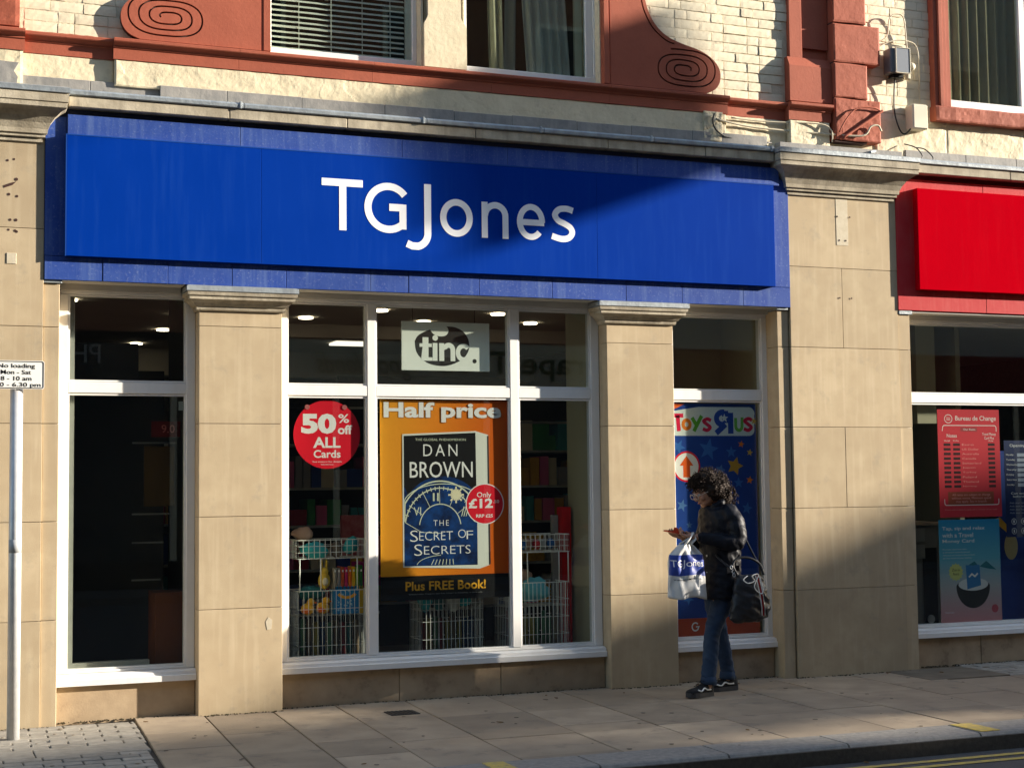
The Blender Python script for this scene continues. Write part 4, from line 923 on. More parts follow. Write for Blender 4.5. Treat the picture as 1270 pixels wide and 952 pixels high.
MB().prism([(5.575, 1.545), (5.635, 1.545), (5.635, 1.635), (5.665, 1.635), (5.605, 1.712), (5.545, 1.635), (5.575, 1.635)], Y-0.0024, Y-0.0014).obj('arrow', flat('orange_red_print', (0.75, 0.11, 0.01), 0.5), tp)
for x, z, r, m_ in ((6.03, 1.63, 0.075, flat('mustard_print', (0.50, 0.27, 0.03), 0.5)), (5.90, 1.60, 0.045, ls2)):
    MB().prism(star(x, z, r, 0, 0.3, 0.5), Y-0.0006, Y+0.0002).obj('star', m_, tp)
mb = MB(); stroke(mb, arc(5.655, 0.405, 0.028, 0.03, 40, 320, 14)+[(5.685, 0.405), (5.66, 0.405)], 0.010, Y, 0.001); mb.obj('lettering', WH, tp)

# posters in the neighbouring window
rp = thing('rates_poster', 'red Bureau de Change rates poster with dark number rows', 'poster', (8.27, PY, 1.2))
box('sheet', 7.95, 8.578, PY+0.004, PY+0.006, 1.195, 2.088, mat('rates_red_print', (0.62, 0.035, 0.055), 0.5, spec=0.1), rp)
Y = PY+0.003
text('Bureau de Change', 8.13, 8.545, 1.985, 2.035, Y, WH, rp, bold=0.005); mb = MB(); stroke(mb, arc(8.06, 2.01, 0.038, 0.034, 0, 360, 24)[:-1], 0.005, Y-0.001, 0.001, True)
stroke(mb, [(7.995, 1.91)]+arc(8.02, 1.935, 0.02, 0.02, 180, 90, 6)+arc(8.525, 1.935, 0.02, 0.02, 90, 0, 6)+[(8.545, 1.905)], 0.006, Y-0.001, 0.001)
stroke(mb, [(8.0, 1.345)]+arc(8.02, 1.315, 0.02, 0.02, 180, 270, 6)+arc(8.53, 1.315, 0.02, 0.02, 270, 360, 6)+[(8.55, 1.345)], 0.006, Y-0.001, 0.001)
for k in range(3): mb.box(8.04, 8.08, Y-0.001, Y, 1.998+k*0.01, 2.001+k*0.01)
mb.obj('frame_line', WH, rp)
text('Notes', 8.04, 8.14, 1.855, 1.885, Y, WH, rp); text('Travel Money\nCard Plus', 8.40, 8.54, 1.84, 1.895, Y, WH, rp); text('Our Rates', 8.21, 8.33, 1.915, 1.93, Y-0.0015, WH, rp)
box('rate_box', 8.18, 8.35, Y-0.0008, Y, 1.905, 1.94, flat('dusky_red_print', (0.38, 0.05, 0.06), 0.5), rp)
text('We Sell', 8.01, 8.07, 1.822, 1.834, Y, WH, rp); text('We Buy', 8.10, 8.16, 1.822, 1.834, Y, WH, rp); text('We Sell', 8.46, 8.51, 1.822, 1.834, Y, WH, rp)
db = flat('dark_display_print', (0.05, 0.015, 0.02), 0.4)
cur = ['Euro', 'US Dollar', 'Australia', 'Canada', 'Switzerland', 'Japan', 'Turkey', 'Poland', 'Thailand', 'Norway']
for k in range(10):
    z = 1.785-k*0.0385
    for j, (a, c) in enumerate(((8.005, 8.075), (8.10, 8.17), (8.455, 8.525))): box('rate_window', a, c, Y-0.0005, Y+0.0005, z, z+0.022, db, rp)
    text(cur[k], 8.19, 8.27+0.01*len(cur[k]), z+0.003, z+0.019, Y, flat('pale_red_print', (0.75, 0.30, 0.28), 0.5), rp)
box('notice_box', 8.035, 8.50, Y-0.0005, Y+0.0005, 1.295, 1.405, flat('brown_red_print', (0.30, 0.06, 0.03), 0.5), rp)
text('All rates are subject to change\nwithout notice. Minimum spend\nmay apply. See in branch.', 8.07, 8.47, 1.31, 1.39, Y-0.001, flat('pale_red_print', (0.75, 0.3, 0.28), 0.5), rp)
text('Terms and conditions apply, ask a member of our team', 8.0, 8.53, 1.25, 1.262, Y, flat('pale_red_print', (0.75, 0.3, 0.28), 0.5), rp)
tv = thing('travel_poster', 'pale blue to pink travel money poster with half a coconut', 'poster', (8.25, PY, 0.34))
tm = mat('sky_to_pink_print', (0.1, 0.4, 0.6), 0.5, spec=0.1); nt = tm.node_tree
g_ = nt.nodes.new('ShaderNodeNewGeometry'); sp_ = nt.nodes.new('ShaderNodeSeparateXYZ'); mr = nt.nodes.new('ShaderNodeMapRange'); cr = nt.nodes.new('ShaderNodeValToRGB')
nt.links.new(g_.outputs[0], sp_.inputs[0]); nt.links.new(sp_.outputs[2], mr.inputs[0]); mr.inputs[1].default_value = 0.33; mr.inputs[2].default_value = 1.18
nt.links.new(mr.outputs[0], cr.inputs[0]); cr.color_ramp.elements[0].color = (0.60, 0.25, 0.27, 1); cr.color_ramp.elements[1].color = (0.012, 0.24, 0.46, 1)
e = cr.color_ramp.elements.new(0.35); e.color = (0.42, 0.42, 0.42, 1); e = cr.color_ramp.elements.new(0.62); e.color = (0.13, 0.42, 0.52, 1)
nt.links.new(cr.outputs[0], nt.nodes['Principled BSDF'].inputs['Base Color'])
box('sheet', 7.93, 8.545, PY+0.004, PY+0.006, 0.335, 1.176, tm, tv)
for k, (tx, w) in enumerate((('Tap, sip and relax', 0.43), ('with a Travel', 0.31), ('Money Card', 0.32))): text(tx, 7.965, 7.965+w, 1.082-k*0.052, 1.118-k*0.052, Y, WH, tv, bold=0.01)
for k, w in enumerate((0.24, 0.27, 0.32, 0.29)): text(['Pre-load, spend and relax', 'at thousands of places abroad', 'wherever you travel, no fees in store', 'for the whole of your holiday'][k], 7.965, 7.965+w, 0.925-k*0.024, 0.937-k*0.024, Y, WH, tv)
MB().prism(star(8.09, 0.745, 0.075, 0, 0, 0.82, 14), Y-0.0005, Y+0.0005).obj('price_burst', flat('lemon_print', (0.60, 0.62, 0.20), 0.5), tv); text('Zero\nfees', 8.05, 8.13, 0.72, 0.775, Y-0.001, CHAR, tv)
MB().prism(arc(8.26, 0.625, 0.17, 0.055, 180, 0, 16)+arc(8.26, 0.625, 0.17, 0.18, 0, -180, 20)[1:], Y, Y+0.001).obj('coconut_shell', CHAR, tv)
MB().disc(8.262, 0.64, 0.150, Y-0.0012, 30, 0.001, 0.052).obj('coconut_flesh', flat('coconut_white_print', (0.66, 0.68, 0.66), 0.5), tv)
MB().prism([(8.20, 0.60), (8.34, 0.63), (8.33, 0.80), (8.19, 0.80)], Y-0.0024, Y-0.0014).obj('printed_card', flat('card_blue_print', (0.04, 0.20, 0.42), 0.5), tv)
mb = MB(); stroke(mb, [(8.22, 0.70), (8.25, 0.725), (8.28, 0.705), (8.31, 0.73)], 0.014, Y-0.0034, 0.0008); mb.obj('palm_print', WH, tv)
mb = MB(); mb.prism([(8.33, 0.785), (8.40, 0.83), (8.50, 0.755), (8.42, 0.765)], Y-0.0034, Y-0.0026).prism([(8.22, 0.80), (8.28, 0.83), (8.31, 0.80), (8.26, 0.795)], Y-0.0034, Y-0.0026); mb.obj('parasol_print', flat('teal_print', (0.02, 0.16, 0.20), 0.5), tv)
mb = MB(); mb.disc(8.475, 0.435, 0.034, Y, 24, 0.001); mb.obj('round_seal', flat('rose_seal_print', (0.50, 0.08, 0.11), 0.5), tv)
text('Travel Card', 7.97, 8.06, 0.41, 0.425, Y, WH, tv); text('Pick up in store today', 8.2, 8.42, 0.43, 0.442, Y, flat('faded_print', (0.62, 0.42, 0.40), 0.5), tv)
hp = thing('hours_poster', 'navy opening hours notice at the right edge behind the neighbouring window', 'notice', (8.85, PY, 1.02))
box('sheet', 8.62, 9.06, PY+0.004, PY+0.006, 1.02, 1.83, flat('deep_navy_print', (0.008, 0.02, 0.09), 0.5), hp)
text('Opening Hours', 8.68, 8.98, 1.77, 1.80, Y, WH, hp)
for k, dn in enumerate(['Monday', 'Tuesday', 'Wednesday', 'Thursday', 'Friday', 'Saturday', 'Sunday']):
    z = 1.70-k*0.042
    text(dn, 8.64, 8.64+0.013*len(dn), z, z+0.018, Y, WH, hp); box('hours_cell', 8.755, 9.03, Y-0.0005, Y+0.0005, z-0.006, z+0.022, flat('pale_cell_print', (0.35, 0.40, 0.50), 0.5), hp)
text('Can we help you\nbefore you go?', 8.68, 8.98, 1.345, 1.395, Y, WH, hp)
for k in range(4): text('Ask our team about travel', 8.66, 9.02, 1.30-k*0.028, 1.312-k*0.028, Y, flat('pale_cell_print', (0.35, 0.4, 0.5), 0.5), hp)
for i, (x, z) in enumerate(((8.70, 1.15), (8.80, 1.15), (8.70, 1.07), (8.80, 1.07), (8.90, 1.15))):
    mb = MB(); stroke(mb, arc(x, z, 0.024, 0.024, 0, 360, 18)[:-1], 0.004, Y, 0.001, True); mb.box(x-0.006, x+0.006, Y, Y+0.001, z-0.012, z+0.012); mb.obj('icon', WH, hp)

# ================================================================== WINDOW DISPLAY
def grid(mb, x0, x1, y0, y1, z0, z1, nx, nz, ny, r=0.0022, bottom=True, rim=0.0035):
    """open wire basket: four mesh sides"""
    P = lambda a, b, rr, n=4: mb.tube([a, b], rr, n)
    for i in range(nx+1):
        x = x0+(x1-x0)*i/nx
        for y in (y0, y1): P((x, y, z0), (x, y, z1), r)
        if bottom: P((x, y0, z0), (x, y1, z0), r)
    for j in range(ny+1):
        y = y0+(y1-y0)*j/ny
        for x in (x0, x1): P((x, y, z0), (x, y, z1), r)
    for k in range(nz+1):
        z = z0+(z1-z0)*k/nz; rr = rim if k in (0, nz) else r
        for y in (y0, y1): P((x0, y, z), (x1, y, z), rr)
        for x in (x0, x1): P((x, y0, z), (x, y1, z), rr)
def stand(x0, x1, y0, label, full=True, zb=0.262):
    t = thing('wire_stand', label, 'display stand', ((x0+x1)/2, y0+0.16, zb), 'white wire basket stands in the middle window')
    y1 = y0+0.30
    mb = MB(); grid(mb, x0, x1, y0, y1, zb+0.005, 0.775, 15, 4, 9); mb.obj('lower_basket', WIRE, t)
    mb = MB()
    for i in range(16): mb.tube([(x0+(x1-x0)*i/15, y0, 0.60), (x0+(x1-x0)*i/15, y1, 0.60)], 0.002, 4)
    mb.obj('shelf', WIRE, t)
    if full:
        mb = MB(); grid(mb, x0-0.01, x1+0.005, y0+0.0, y1, 1.0, 1.13, 13, 3, 8); mb.obj('upper_basket', WIRE, t)
        for x in (x0+0.005, x0+0.155, x1-0.08, x1-0.005):
            MB().tube([(x, y0+0.0, 0.77), (x, y0+0.0, 1.0)], 0.0045, 5).obj('post', WIRE, t)
    return t
stand(2.585, 3.085, 0.36, 'two tier white wire basket stand of toys behind the left pane of the middle window')
stand(3.50, 3.975, 0.40, 'low white wire basket of soft toys under the orange poster', False)
stand(4.17, 4.66, 0.40, 'two tier white wire basket stand behind the right pane of the middle window')
def lump(name, label, cat, c, r, m, seed=0, amp=0.25, group=None, seg=18):
    mb = MB(); mb.ball(c, r, seg, 12)
    cv = Vector(c)
    for v in mb.b.verts:
        n = noise.fractal(v.co*14+Vector((seed, seed, 0)), 1, 2, 3)
        v.co += (v.co-cv)*n*amp
    return tag(mb.obj(name, m), label, cat, group)
TEAL = flat('teal_plush', (0.04, 0.38, 0.42), 0.9); TEAL2 = flat('pale_teal_print', (0.12, 0.45, 0.52), 0.6)
lump('plush_toy', 'teal furry toy in the top left wire basket', 'soft toy', (2.73, 0.47, 1.055), (0.10, 0.08, 0.055), TEAL, 1, 0.4)
lump('plush_toy', 'smaller teal toy at the right of the top left wire basket', 'soft toy', (3.0, 0.5, 1.08), (0.06, 0.06, 0.06), TEAL, 4, 0.4)
lump('plush_toy', 'pinkish beige toy heaped over the back of the top left wire basket', 'soft toy', (2.66, 0.58, 1.16), (0.07, 0.05, 0.055), flat('beige_plush', (0.50, 0.32, 0.24), 0.9), 7, 0.5)
lump('plush_toy', 'dark brown toy in the middle of the top left wire basket', 'soft toy', (2.89, 0.5, 1.05), (0.05, 0.06, 0.05), flat('brown_plush', (0.10, 0.06, 0.04), 0.9), 9, 0.4)
# yellow rabbit toy
rt_ = thing('rabbit_toy', 'yellow rabbit toy sitting between the two wire baskets', 'soft toy', (2.785, 0.44, 0.78)); YP = flat('yellow_plush', (0.62, 0.42, 0.06), 0.85)
MB().ball((2.785, 0.44, 0.84), (0.045, 0.035, 0.06)).ball((2.785, 0.43, 0.905), (0.03, 0.03, 0.03)).obj('body', YP, rt_)
for s in (-1, 1): MB().ball((2.785+s*0.018, 0.44, 0.955), (0.009, 0.008, 0.038)).obj('ear', YP, rt_)
MB().ball((2.785, 0.408, 0.835), (0.022, 0.01, 0.028)).obj('belly', flat('cream_plush', (0.7, 0.62, 0.45), 0.9), rt_)
bc = [((0.30, 0.27, 0.22), 'beige'), ((0.24, 0.22, 0.22), 'grey'), ((0.45, 0.08, 0.03), 'rust'), ((0.50, 0.03, 0.12), 'red'), ((0.75, 0.16, 0.02), 'orange'), ((0.72, 0.42, 0.02), 'yellow'), ((0.16, 0.36, 0.03), 'green'), ((0.04, 0.16, 0.05), 'dark green')]
for i, (c, n) in enumerate(bc):
    x = 2.845 + i*0.027
    b = thing('notebook', 'upright %s backed notebook in the row between the left wire baskets' % n, 'book', (x+0.012, 0.45, 0.775))
    box('cover', x, x+0.022, 0.40, 0.52, 0.777, 0.945-random.uniform(0, 0.02), flat('cover_'+n.replace(' ', '_'), c, 0.5), b, 0.003)
    box('label', x+0.006, x+0.016, 0.3985, 0.3998, 0.90, 0.915, WH, b)
mg = thing('magenta_crate', 'open magenta plastic crate right of the coloured notebooks', 'crate', (3.20, 0.72, 0.77)); MG = flat('magenta_plastic', (0.40, 0.01, 0.16), 0.5)
box('side_panel', 3.10, 3.13, 0.6, 0.85, 0.77, 0.93, MG, mg); box('side_panel', 3.30, 3.33, 0.6, 0.85, 0.77, 0.93, MG, mg); box('top_panel', 3.10, 3.33, 0.6, 0.85, 0.931, 0.95, MG, mg); box('shelf', 3.13, 3.30, 0.6, 0.85, 0.84, 0.85, MG, mg)
# rubber ducks
for i, (x, z, lab) in enumerate(((2.665, 0.655, 'orange and yellow rubber duck at the left of the lower left basket'), (2.775, 0.66, 'yellow and orange rubber duck beside the blue box'))):
    t = thing('rubber_duck', lab, 'toy', (x, 0.44, 0.60), 'rubber ducks in the wire basket')
    MB().ball((x, 0.44, z-0.01), (0.05, 0.042, 0.042)).ball((x+0.022, 0.435, z+0.04), (0.028, 0.026, 0.027)).obj('body', flat('duck_yellow', (0.75, 0.40, 0.02), 0.35), t)
    MB().ball((x+0.052, 0.43, z+0.035), (0.014, 0.012, 0.006)).obj('beak', flat('duck_orange', (0.75, 0.13, 0.01), 0.35), t)
    MB().ball((x-0.02, 0.405, z-0.02), (0.03, 0.01, 0.02)).obj('wing', flat('duck_orange', (0.75, 0.13, 0.01), 0.35), t)
bb = thing('toy_box', 'bright blue boxed toy with a yellow banana print in the lower left basket', 'boxed toy', (2.96, 0.46, 0.6))
box('carton', 2.85, 3.03, 0.40, 0.52, 0.605, 0.80, flat('cyan_carton', (0.02, 0.22, 0.52), 0.45), bb, 0.003)
mb = MB(); stroke(mb, arc(2.94, 0.76, 0.065, 0.04, 200, 340, 10), 0.02, 0.3975, 0.002); mb.obj('print', YELP, bb)
mb = MB(); [mb.disc(random.uniform(2.86, 3.02), random.uniform(0.62, 0.78), random.uniform(0.003, 0.008), 0.3985, 8, 0.001) for _ in range(26)]; mb.obj('print', flat('pale_cyan_print', (0.3, 0.55, 0.7), 0.5), bb)
box('carton_edge', 3.033, 3.06, 0.40, 0.52, 0.605, 0.80, flat('yellow_carton', (0.6, 0.38, 0.02), 0.5), bb, 0.002)
lump('plush_toy', 'dark teal soft toy above the ducks in the lower left basket', 'soft toy', (2.70, 0.50, 0.755), (0.10, 0.07, 0.05), flat('dark_teal_plush', (0.02, 0.13, 0.14), 0.9), 3, 0.4)
pk = thing('gift_bag', 'pink patterned gift bag hanging behind the left wire stand', 'gift bag', (3.16, 0.9, 0.98)); box('bag', 3.06, 3.27, 0.88, 0.92, 0.98, 1.29, mat('pink_pattern_paper', (0.30, 0.05, 0.07), 0.6, (0.42, 0.14, 0.14), 18, 0.9), pk, 0.004)
MB().tube([(3.12, 0.9, 1.29), (3.13, 0.9, 1.35), (3.19, 0.9, 1.35), (3.20, 0.9, 1.29)], 0.003, 5).obj('handle', CABLEB, pk)
# rolls of wrap standing inside the lower parts of the baskets
rc = [(0.02, 0.12, 0.12), (0.16, 0.14, 0.03), (0.02, 0.05, 0.12), (0.12, 0.015, 0.02), (0.05, 0.13, 0.07), (0.12, 0.09, 0.06)]
def rolls(x0, x1, y, n, where, z1=0.575):
    for i in range(n):
        x = x0+(x1-x0)*(i+0.5)/n; h = z1-random.uniform(0, 0.07)
        k = random.randrange(len(rc))
        t = MB().tube([(x, y+0.02*(i % 2), 0.27), (x, y+0.02*(i % 2), h)], (x1-x0)/n*0.42, 8).obj('wrap_roll', flat('wrap_%d' % k, rc[k], 0.5))
        tag(t, '%s wrap roll, %s from left in wire basket %s' % (['dark teal', 'olive', 'navy', 'maroon', 'green', 'brown'][k], ['first', 'second', 'third', 'fourth', 'fifth', 'sixth', 'seventh', 'eighth', 'ninth'][i], where), 'wrapping roll', 'rolls of wrap in the wire baskets '+where)
rolls(2.62, 3.06, 0.50, 9, 'at the left'); rolls(3.53, 3.95, 0.54, 9, 'under the orange poster'); rolls(4.2, 4.63, 0.54, 9, 'at the right')
for i, (x, rr, m_, lab) in enumerate(((3.56, 0.05, TEAL, 'teal furry toy at the left of the low basket'), (3.66, 0.045, flat('dark_teal_plush', (0.02, 0.13, 0.14), 0.9), 'dark teal toy second from left in the low basket'), (3.77, 0.055, flat('white_plush', (0.55, 0.55, 0.50), 0.9), 'white soft toy in the middle of the low basket'), (3.86, 0.045, TEAL, 'teal toy right of the white toy in the low basket'), (3.93, 0.04, flat('grey_plush', (0.25, 0.25, 0.22), 0.9), 'grey toy at the right end of the low basket'))):
    lump('plush_toy', lab, 'soft toy', (x, 0.50, 0.655), (rr, 0.06, rr*1.2), m_, 11+i, 0.45)
lump('plush_toy', 'pale blue patterned soft packet in the right hand lower basket', 'soft toy', (4.42, 0.50, 0.72), (0.13, 0.06, 0.085), TEAL2, 31, 0.35)
lump('plush_toy', 'white and teal toy low in the right hand lower basket', 'soft toy', (4.24, 0.50, 0.64), (0.07, 0.06, 0.05), flat('white_plush', (0.55, 0.55, 0.5), 0.9), 35, 0.4)
lump('plush_toy', 'beige toy behind the pale blue packet in the right hand basket', 'soft toy', (4.32, 0.60, 0.82), (0.12, 0.05, 0.06), flat('beige_plush', (0.5, 0.32, 0.24), 0.9), 37, 0.4)
for i in range(8):
    c = [(0.45, 0.03, 0.04), (0.30, 0.30, 0.28), (0.03, 0.10, 0.30), (0.35, 0.20, 0.16)][i % 4]
    lump('toy_egg', 'small %s toy, %s from the left in the top right wire basket' % (['red', 'grey', 'blue', 'tan'][i % 4], ['first', 'second', 'third', 'fourth', 'fifth', 'sixth', 'seventh', 'eighth'][i]), 'toy', (4.21+i*0.058, 0.5+0.03*(i % 2), 1.055), (0.03, 0.035, 0.04), flat('egg_%d' % (i % 4), c, 0.6), 41+i, 0.35, 'small toys in the top right wire basket', 10)
tag(box('red_display_panel', 4.695, 4.775, 0.50, 0.60, 0.262, 1.33, flat('red_laminate', (0.50, 0.008, 0.012), 0.35), None, 0.006), 'tall narrow red display panel beside the beige inner wall', 'display panel')
tag(box('grey_display_panel', 4.64, 4.692, 0.56, 0.60, 0.262, 1.27, flat('grey_laminate', (0.28, 0.28, 0.27), 0.5), None, 0.004), 'narrow grey panel left of the tall red panel', 'display panel')
# neighbouring window: drawer unit, blue standee, notice stand
dr = thing('drawer_unit', 'grey cabinet with drawers behind the left edge of the neighbouring window', 'cabinet', (7.95, 0.7, 0.27)); DG = flat('grey_cabinet', (0.19, 0.18, 0.16), 0.6)
box('carcass', 7.60, 8.25, 0.60, 1.0, 0.272, 1.12, DG, dr, 0.004); box('worktop', 7.58, 8.28, 0.56, 1.02, 1.122, 1.15, flat('worn_worktop', (0.30, 0.22, 0.15), 0.6), dr, 0.003)
for z0, z1 in ((0.98, 1.10), (0.84, 0.96)): box('drawer', 7.62, 8.10, 0.585, 0.598, z0, z1, flat('grey_drawer', (0.24, 0.23, 0.21), 0.6), dr, 0.003)
box('shelf_opening', 8.08, 8.22, 0.59, 0.598, 0.28, 0.93, BLACK, dr); box('side_panel', 7.62, 8.06, 0.588, 0.598, 0.28, 0.80, flat('grey_drawer', (0.24, 0.23, 0.21), 0.6), dr, 0.003)
MB().disc(8.14, 0.33, 0.035, 0.58, 20, 0.02).obj('castor', GALV, dr)
sd = thing('card_standee', 'dark blue cardboard standee with pale oval print behind the neighbouring window', 'standee', (8.95, 0.5, 0.27))
box('board', 8.76, 9.22, 0.45, 0.47, 0.272, 1.75, nav, sd, 0.003)
MB().disc(8.89, 0.93, 0.07, 0.447, 30, 0.002, 0.115).obj('print', flat('tan_oval_print', (0.52, 0.42, 0.22), 0.5), sd)
MB().prism([(8.70, 1.16), (8.86, 1.04), (8.90, 1.07), (8.78, 1.18)], 0.446, 0.449).obj('print', YELP, sd)
MB().prism([(8.85, 1.6), (9.1, 1.4), (9.15, 1.15), (8.98, 1.1)], 0.4465, 0.4488).obj('print', flat('bright_blue_print', (0.04, 0.14, 0.5), 0.5), sd)
bx = thing('framed_notice', 'white framed notice standing at the far right of the neighbouring window', 'notice', (9.3, 0.4, 0.27))
box('frame', 9.03, 9.07, 0.34, 0.38, 0.35, 0.95, flat('ivory_frame', (0.5, 0.46, 0.34), 0.6), bx); box('sheet', 9.07, 9.35, 0.36, 0.365, 0.35, 0.95, mat('garden_print', (0.12, 0.18, 0.05), 0.6, (0.35, 0.35, 0.15), 20, 0.9), bx)
for x0, x1, s in ((7.93, 8.55, 0),): tag(box('poster_ledge', 8.05, 8.75, 0.19, 0.22, 0.272, 0.33, flat('clear_holder', (0.35, 0.36, 0.34), 0.3)), 'clear acrylic foot under the travel poster', 'holder')

# ================================================================== PARKING SIGN
ps = thing('parking_sign', 'white No loading times plate on a galvanised pole at the left edge', 'road sign', (0.644, -0.45, 0))
MB().tube([(0.644, -0.45, -0.02), (0.644, -0.45, 2.20)], 0.038, 20).obj('pole', GALV, ps)
MB().ball((0.644, -0.45, 2.20), (0.038, 0.038, 0.014), 16, 6).obj('pole_cap', BLACK, ps)
MB().tube([(0.644, -0.45, 1.12), (0.644, -0.45, 1.20)], 0.0383, 20).obj('reflective_band', flat('grey_band', (0.40, 0.41, 0.42), 0.5), ps)
def rr(x0, x1, z0, z1, r): return arc(x1-r, z1-r, r, r, 0, 90, 5)+arc(x0+r, z1-r, r, r, 90, 180, 5)+arc(x0+r, z0+r, r, r, 180, 270, 5)+arc(x1-r, z0+r, r, r, 270, 360, 5)
MB().prism(rr(0.462, 0.803, 2.118, 2.292, 0.012), -0.497, -0.494).obj('plate', PLATEW, ps)
mb = MB(); stroke(mb, rr(0.468, 0.797, 2.124, 2.286, 0.010), 0.0045, -0.4985, 0.001, True); mb.obj('border', BLACK, ps)
MB().box(0.60, 0.69, -0.494, -0.41, 2.15, 2.18, 0.002).obj('clip', GALV, ps)
for k, (tx, a, c) in enumerate((('No loading', 0.53, 0.748), ('Mon - Sat', 0.548, 0.725), ('8 - 10 am', 0.548, 0.728), ('4.30 - 6.30 pm', 0.478, 0.782))):
    z = 2.246-k*0.0385; text(tx, a, c, z-(0.007 if 'p' in tx or 'g' in tx else 0), z+0.027, -0.498, BLACK, ps, bold=0.012)

# ================================================================== STREET OPPOSITE (behind the camera: reflected in the glass, and it throws the low shade)
RB = flat('red_brick_far', (0.24, 0.11, 0.07), 0.9); RW = flat('far_window_dark', (0.03, 0.035, 0.04), 0.6, spec=0.2); CR = flat('far_cream_paint', (0.55, 0.50, 0.38), 0.8)
pv2 = struct(MB().box(-40, 90, -13.5, -11.6, -0.4, 0.0).obj('far_pavement', ASPH))
def terrace(x0, x1, h, m, label, nwin, signm, sign=None, z_sign=(3.1, 3.9)):
    t = thing('opposite_building', label, 'building', ((x0+x1)/2, -14, 0)); y = -13.5
    box('wall', x0, x1, -19, y, -0.1, h, m, t)
    box('shopfront', x0+0.3, x1-0.3, y, y+0.05, 0.4, 3.0, RW, t); box('sign_board', x0+0.1, x1-0.1, y, y+0.14, z_sign[0], z_sign[1], signm, t)
    box('stall_board', x0+0.2, x1-0.2, y, y+0.1, 0.0, 0.42, CHAR, t)
    for i in range(1, 4): box('mullion', x0+0.3+(x1-x0-0.6)*i/4-0.05, x0+0.3+(x1-x0-0.6)*i/4+0.05, y+0.051, y+0.1, 0.42, 3.0, CR, t)
    for fl_ in range(int((h-4.5)//3)):
        for i in range(nwin):
            cx = x0+(x1-x0)*(i+0.5)/nwin; z0 = 4.9+fl_*3.0
            w = box('window', cx-0.55, cx+0.55, y, y+0.03, z0, z0+1.6, CR, t); box('pane', cx-0.47, cx+0.47, y+0.031, y+0.036, z0+0.08, z0+1.52, RW, w)
    return t
t1 = terrace(-8.0, 1.0, 13.5, CR, 'pale building across the street, reflected in the left window', 3, CHAR)
t2 = terrace(1.0, 12.0, 14.0, RB, 'red brick building across the street with a pale shop board', 4, flat('pale_board_far', (0.48, 0.44, 0.32), 0.7))
t3 = terrace(12.0, 23.0, 13.0, flat('grey_render_far', (0.33, 0.32, 0.30), 0.9), 'grey rendered building across the street', 4, flat('maroon_board_far', (0.15, 0.02, 0.02), 0.6))
terrace(-60.0, -8.0, 12.5, RB, 'long brick terrace across the street to the left', 14, CHAR)
terrace(23.0, 40.0, 12.5, RB, 'long brick terrace across the street to the right', 6, CHAR)
text('Grape Tree', 8.25, 11.35, 3.28, 3.78, -13.34, flat('dark_green_letters', (0.10, 0.11, 0.06), 0.5), t2, mirror=True, bold=0.01)
text('good foods', 6.15, 7.75, 3.25, 3.70, -13.34, flat('dark_green_letters', (0.10, 0.11, 0.06), 0.5), t2, mirror=True, shear=0.4)
text('PH', 2.35, 2.78, 3.45, 3.74, -13.34, flat('pale_letters', (0.3, 0.3, 0.28), 0.5), t2, mirror=True)
box('sign_board', 1.15, 4.6, -13.38, -13.352, 3.12, 3.95, CHAR, t2)
# tall terrace up the street; its parapet is shaped to cut the sun off the lower wall and the pavement
DY = 13.5
prof = [(-9.0, -3.75), (-3.6, -2.72), (-2.57, -2.50), (-1.37, -2.22), (0.77, -1.88), (2.3, -1.60), (2.56, -1.50), (2.85, -1.17), (4.5, -1.10), (5.11, -0.88), (6.5, -0.56), (7.55, -0.12), (8.6, 0.2), (12, 0.6), (26, 0.8)]
pr = [(x+3.5*DY, z+EYE+0.92*DY) for x, z in prof]
t4 = thing('tall_terrace', 'tall plain terrace far up the opposite side with a stepped raking parapet', 'building', (50, -14, 0))
# slits added in the wall to drop slivers of sun on the pavement
slit = [(-4.1+3.5*DY, -3.93+EYE+0.92*DY), (-0.5+3.5*DY, -3.50+EYE+0.92*DY), (-0.5+3.5*DY, -3.20+EYE+0.92*DY), (-4.1+3.5*DY, -3.65+EYE+0.92*DY)]
slit2 = [(a+3.5*DY, b+EYE+0.92*DY) for a, b in ((-3.4, -3.28), (-0.8, -2.89), (-0.8, -2.79), (-3.4, -3.19))]
xl, xr = pr[0][0], pr[-1][0]
up_ = [p for p in pr]
MB().prism(up_ + [(xr, slit2[2][1]), slit2[2], slit2[3], (xl, slit2[3][1])], -DY-0.15, -DY).obj('parapet_wall', RB, t4)
MB().prism([(xl, slit2[3][1]), slit2[3], slit2[0], slit2[1], slit2[2], (xr, slit2[2][1]), (xr, slit[2][1]), slit[2], slit[3], (xl, slit[3][1])], -DY-0.15, -DY).obj('wall_between_slits', RB, t4)
MB().prism([(xl, -0.1), (xl, slit[3][1]), slit[3], slit[0], slit[1], slit[2], (xr, slit[2][1]), (xr, -0.1)], -DY-0.15, -DY).obj('lower_wall', RB, t4)
for i in range(6):
    w = box('window', 44+i*4.6, 45.2+i*4.6, -DY, -DY+0.03, 4.6, 6.2, CR, t4)
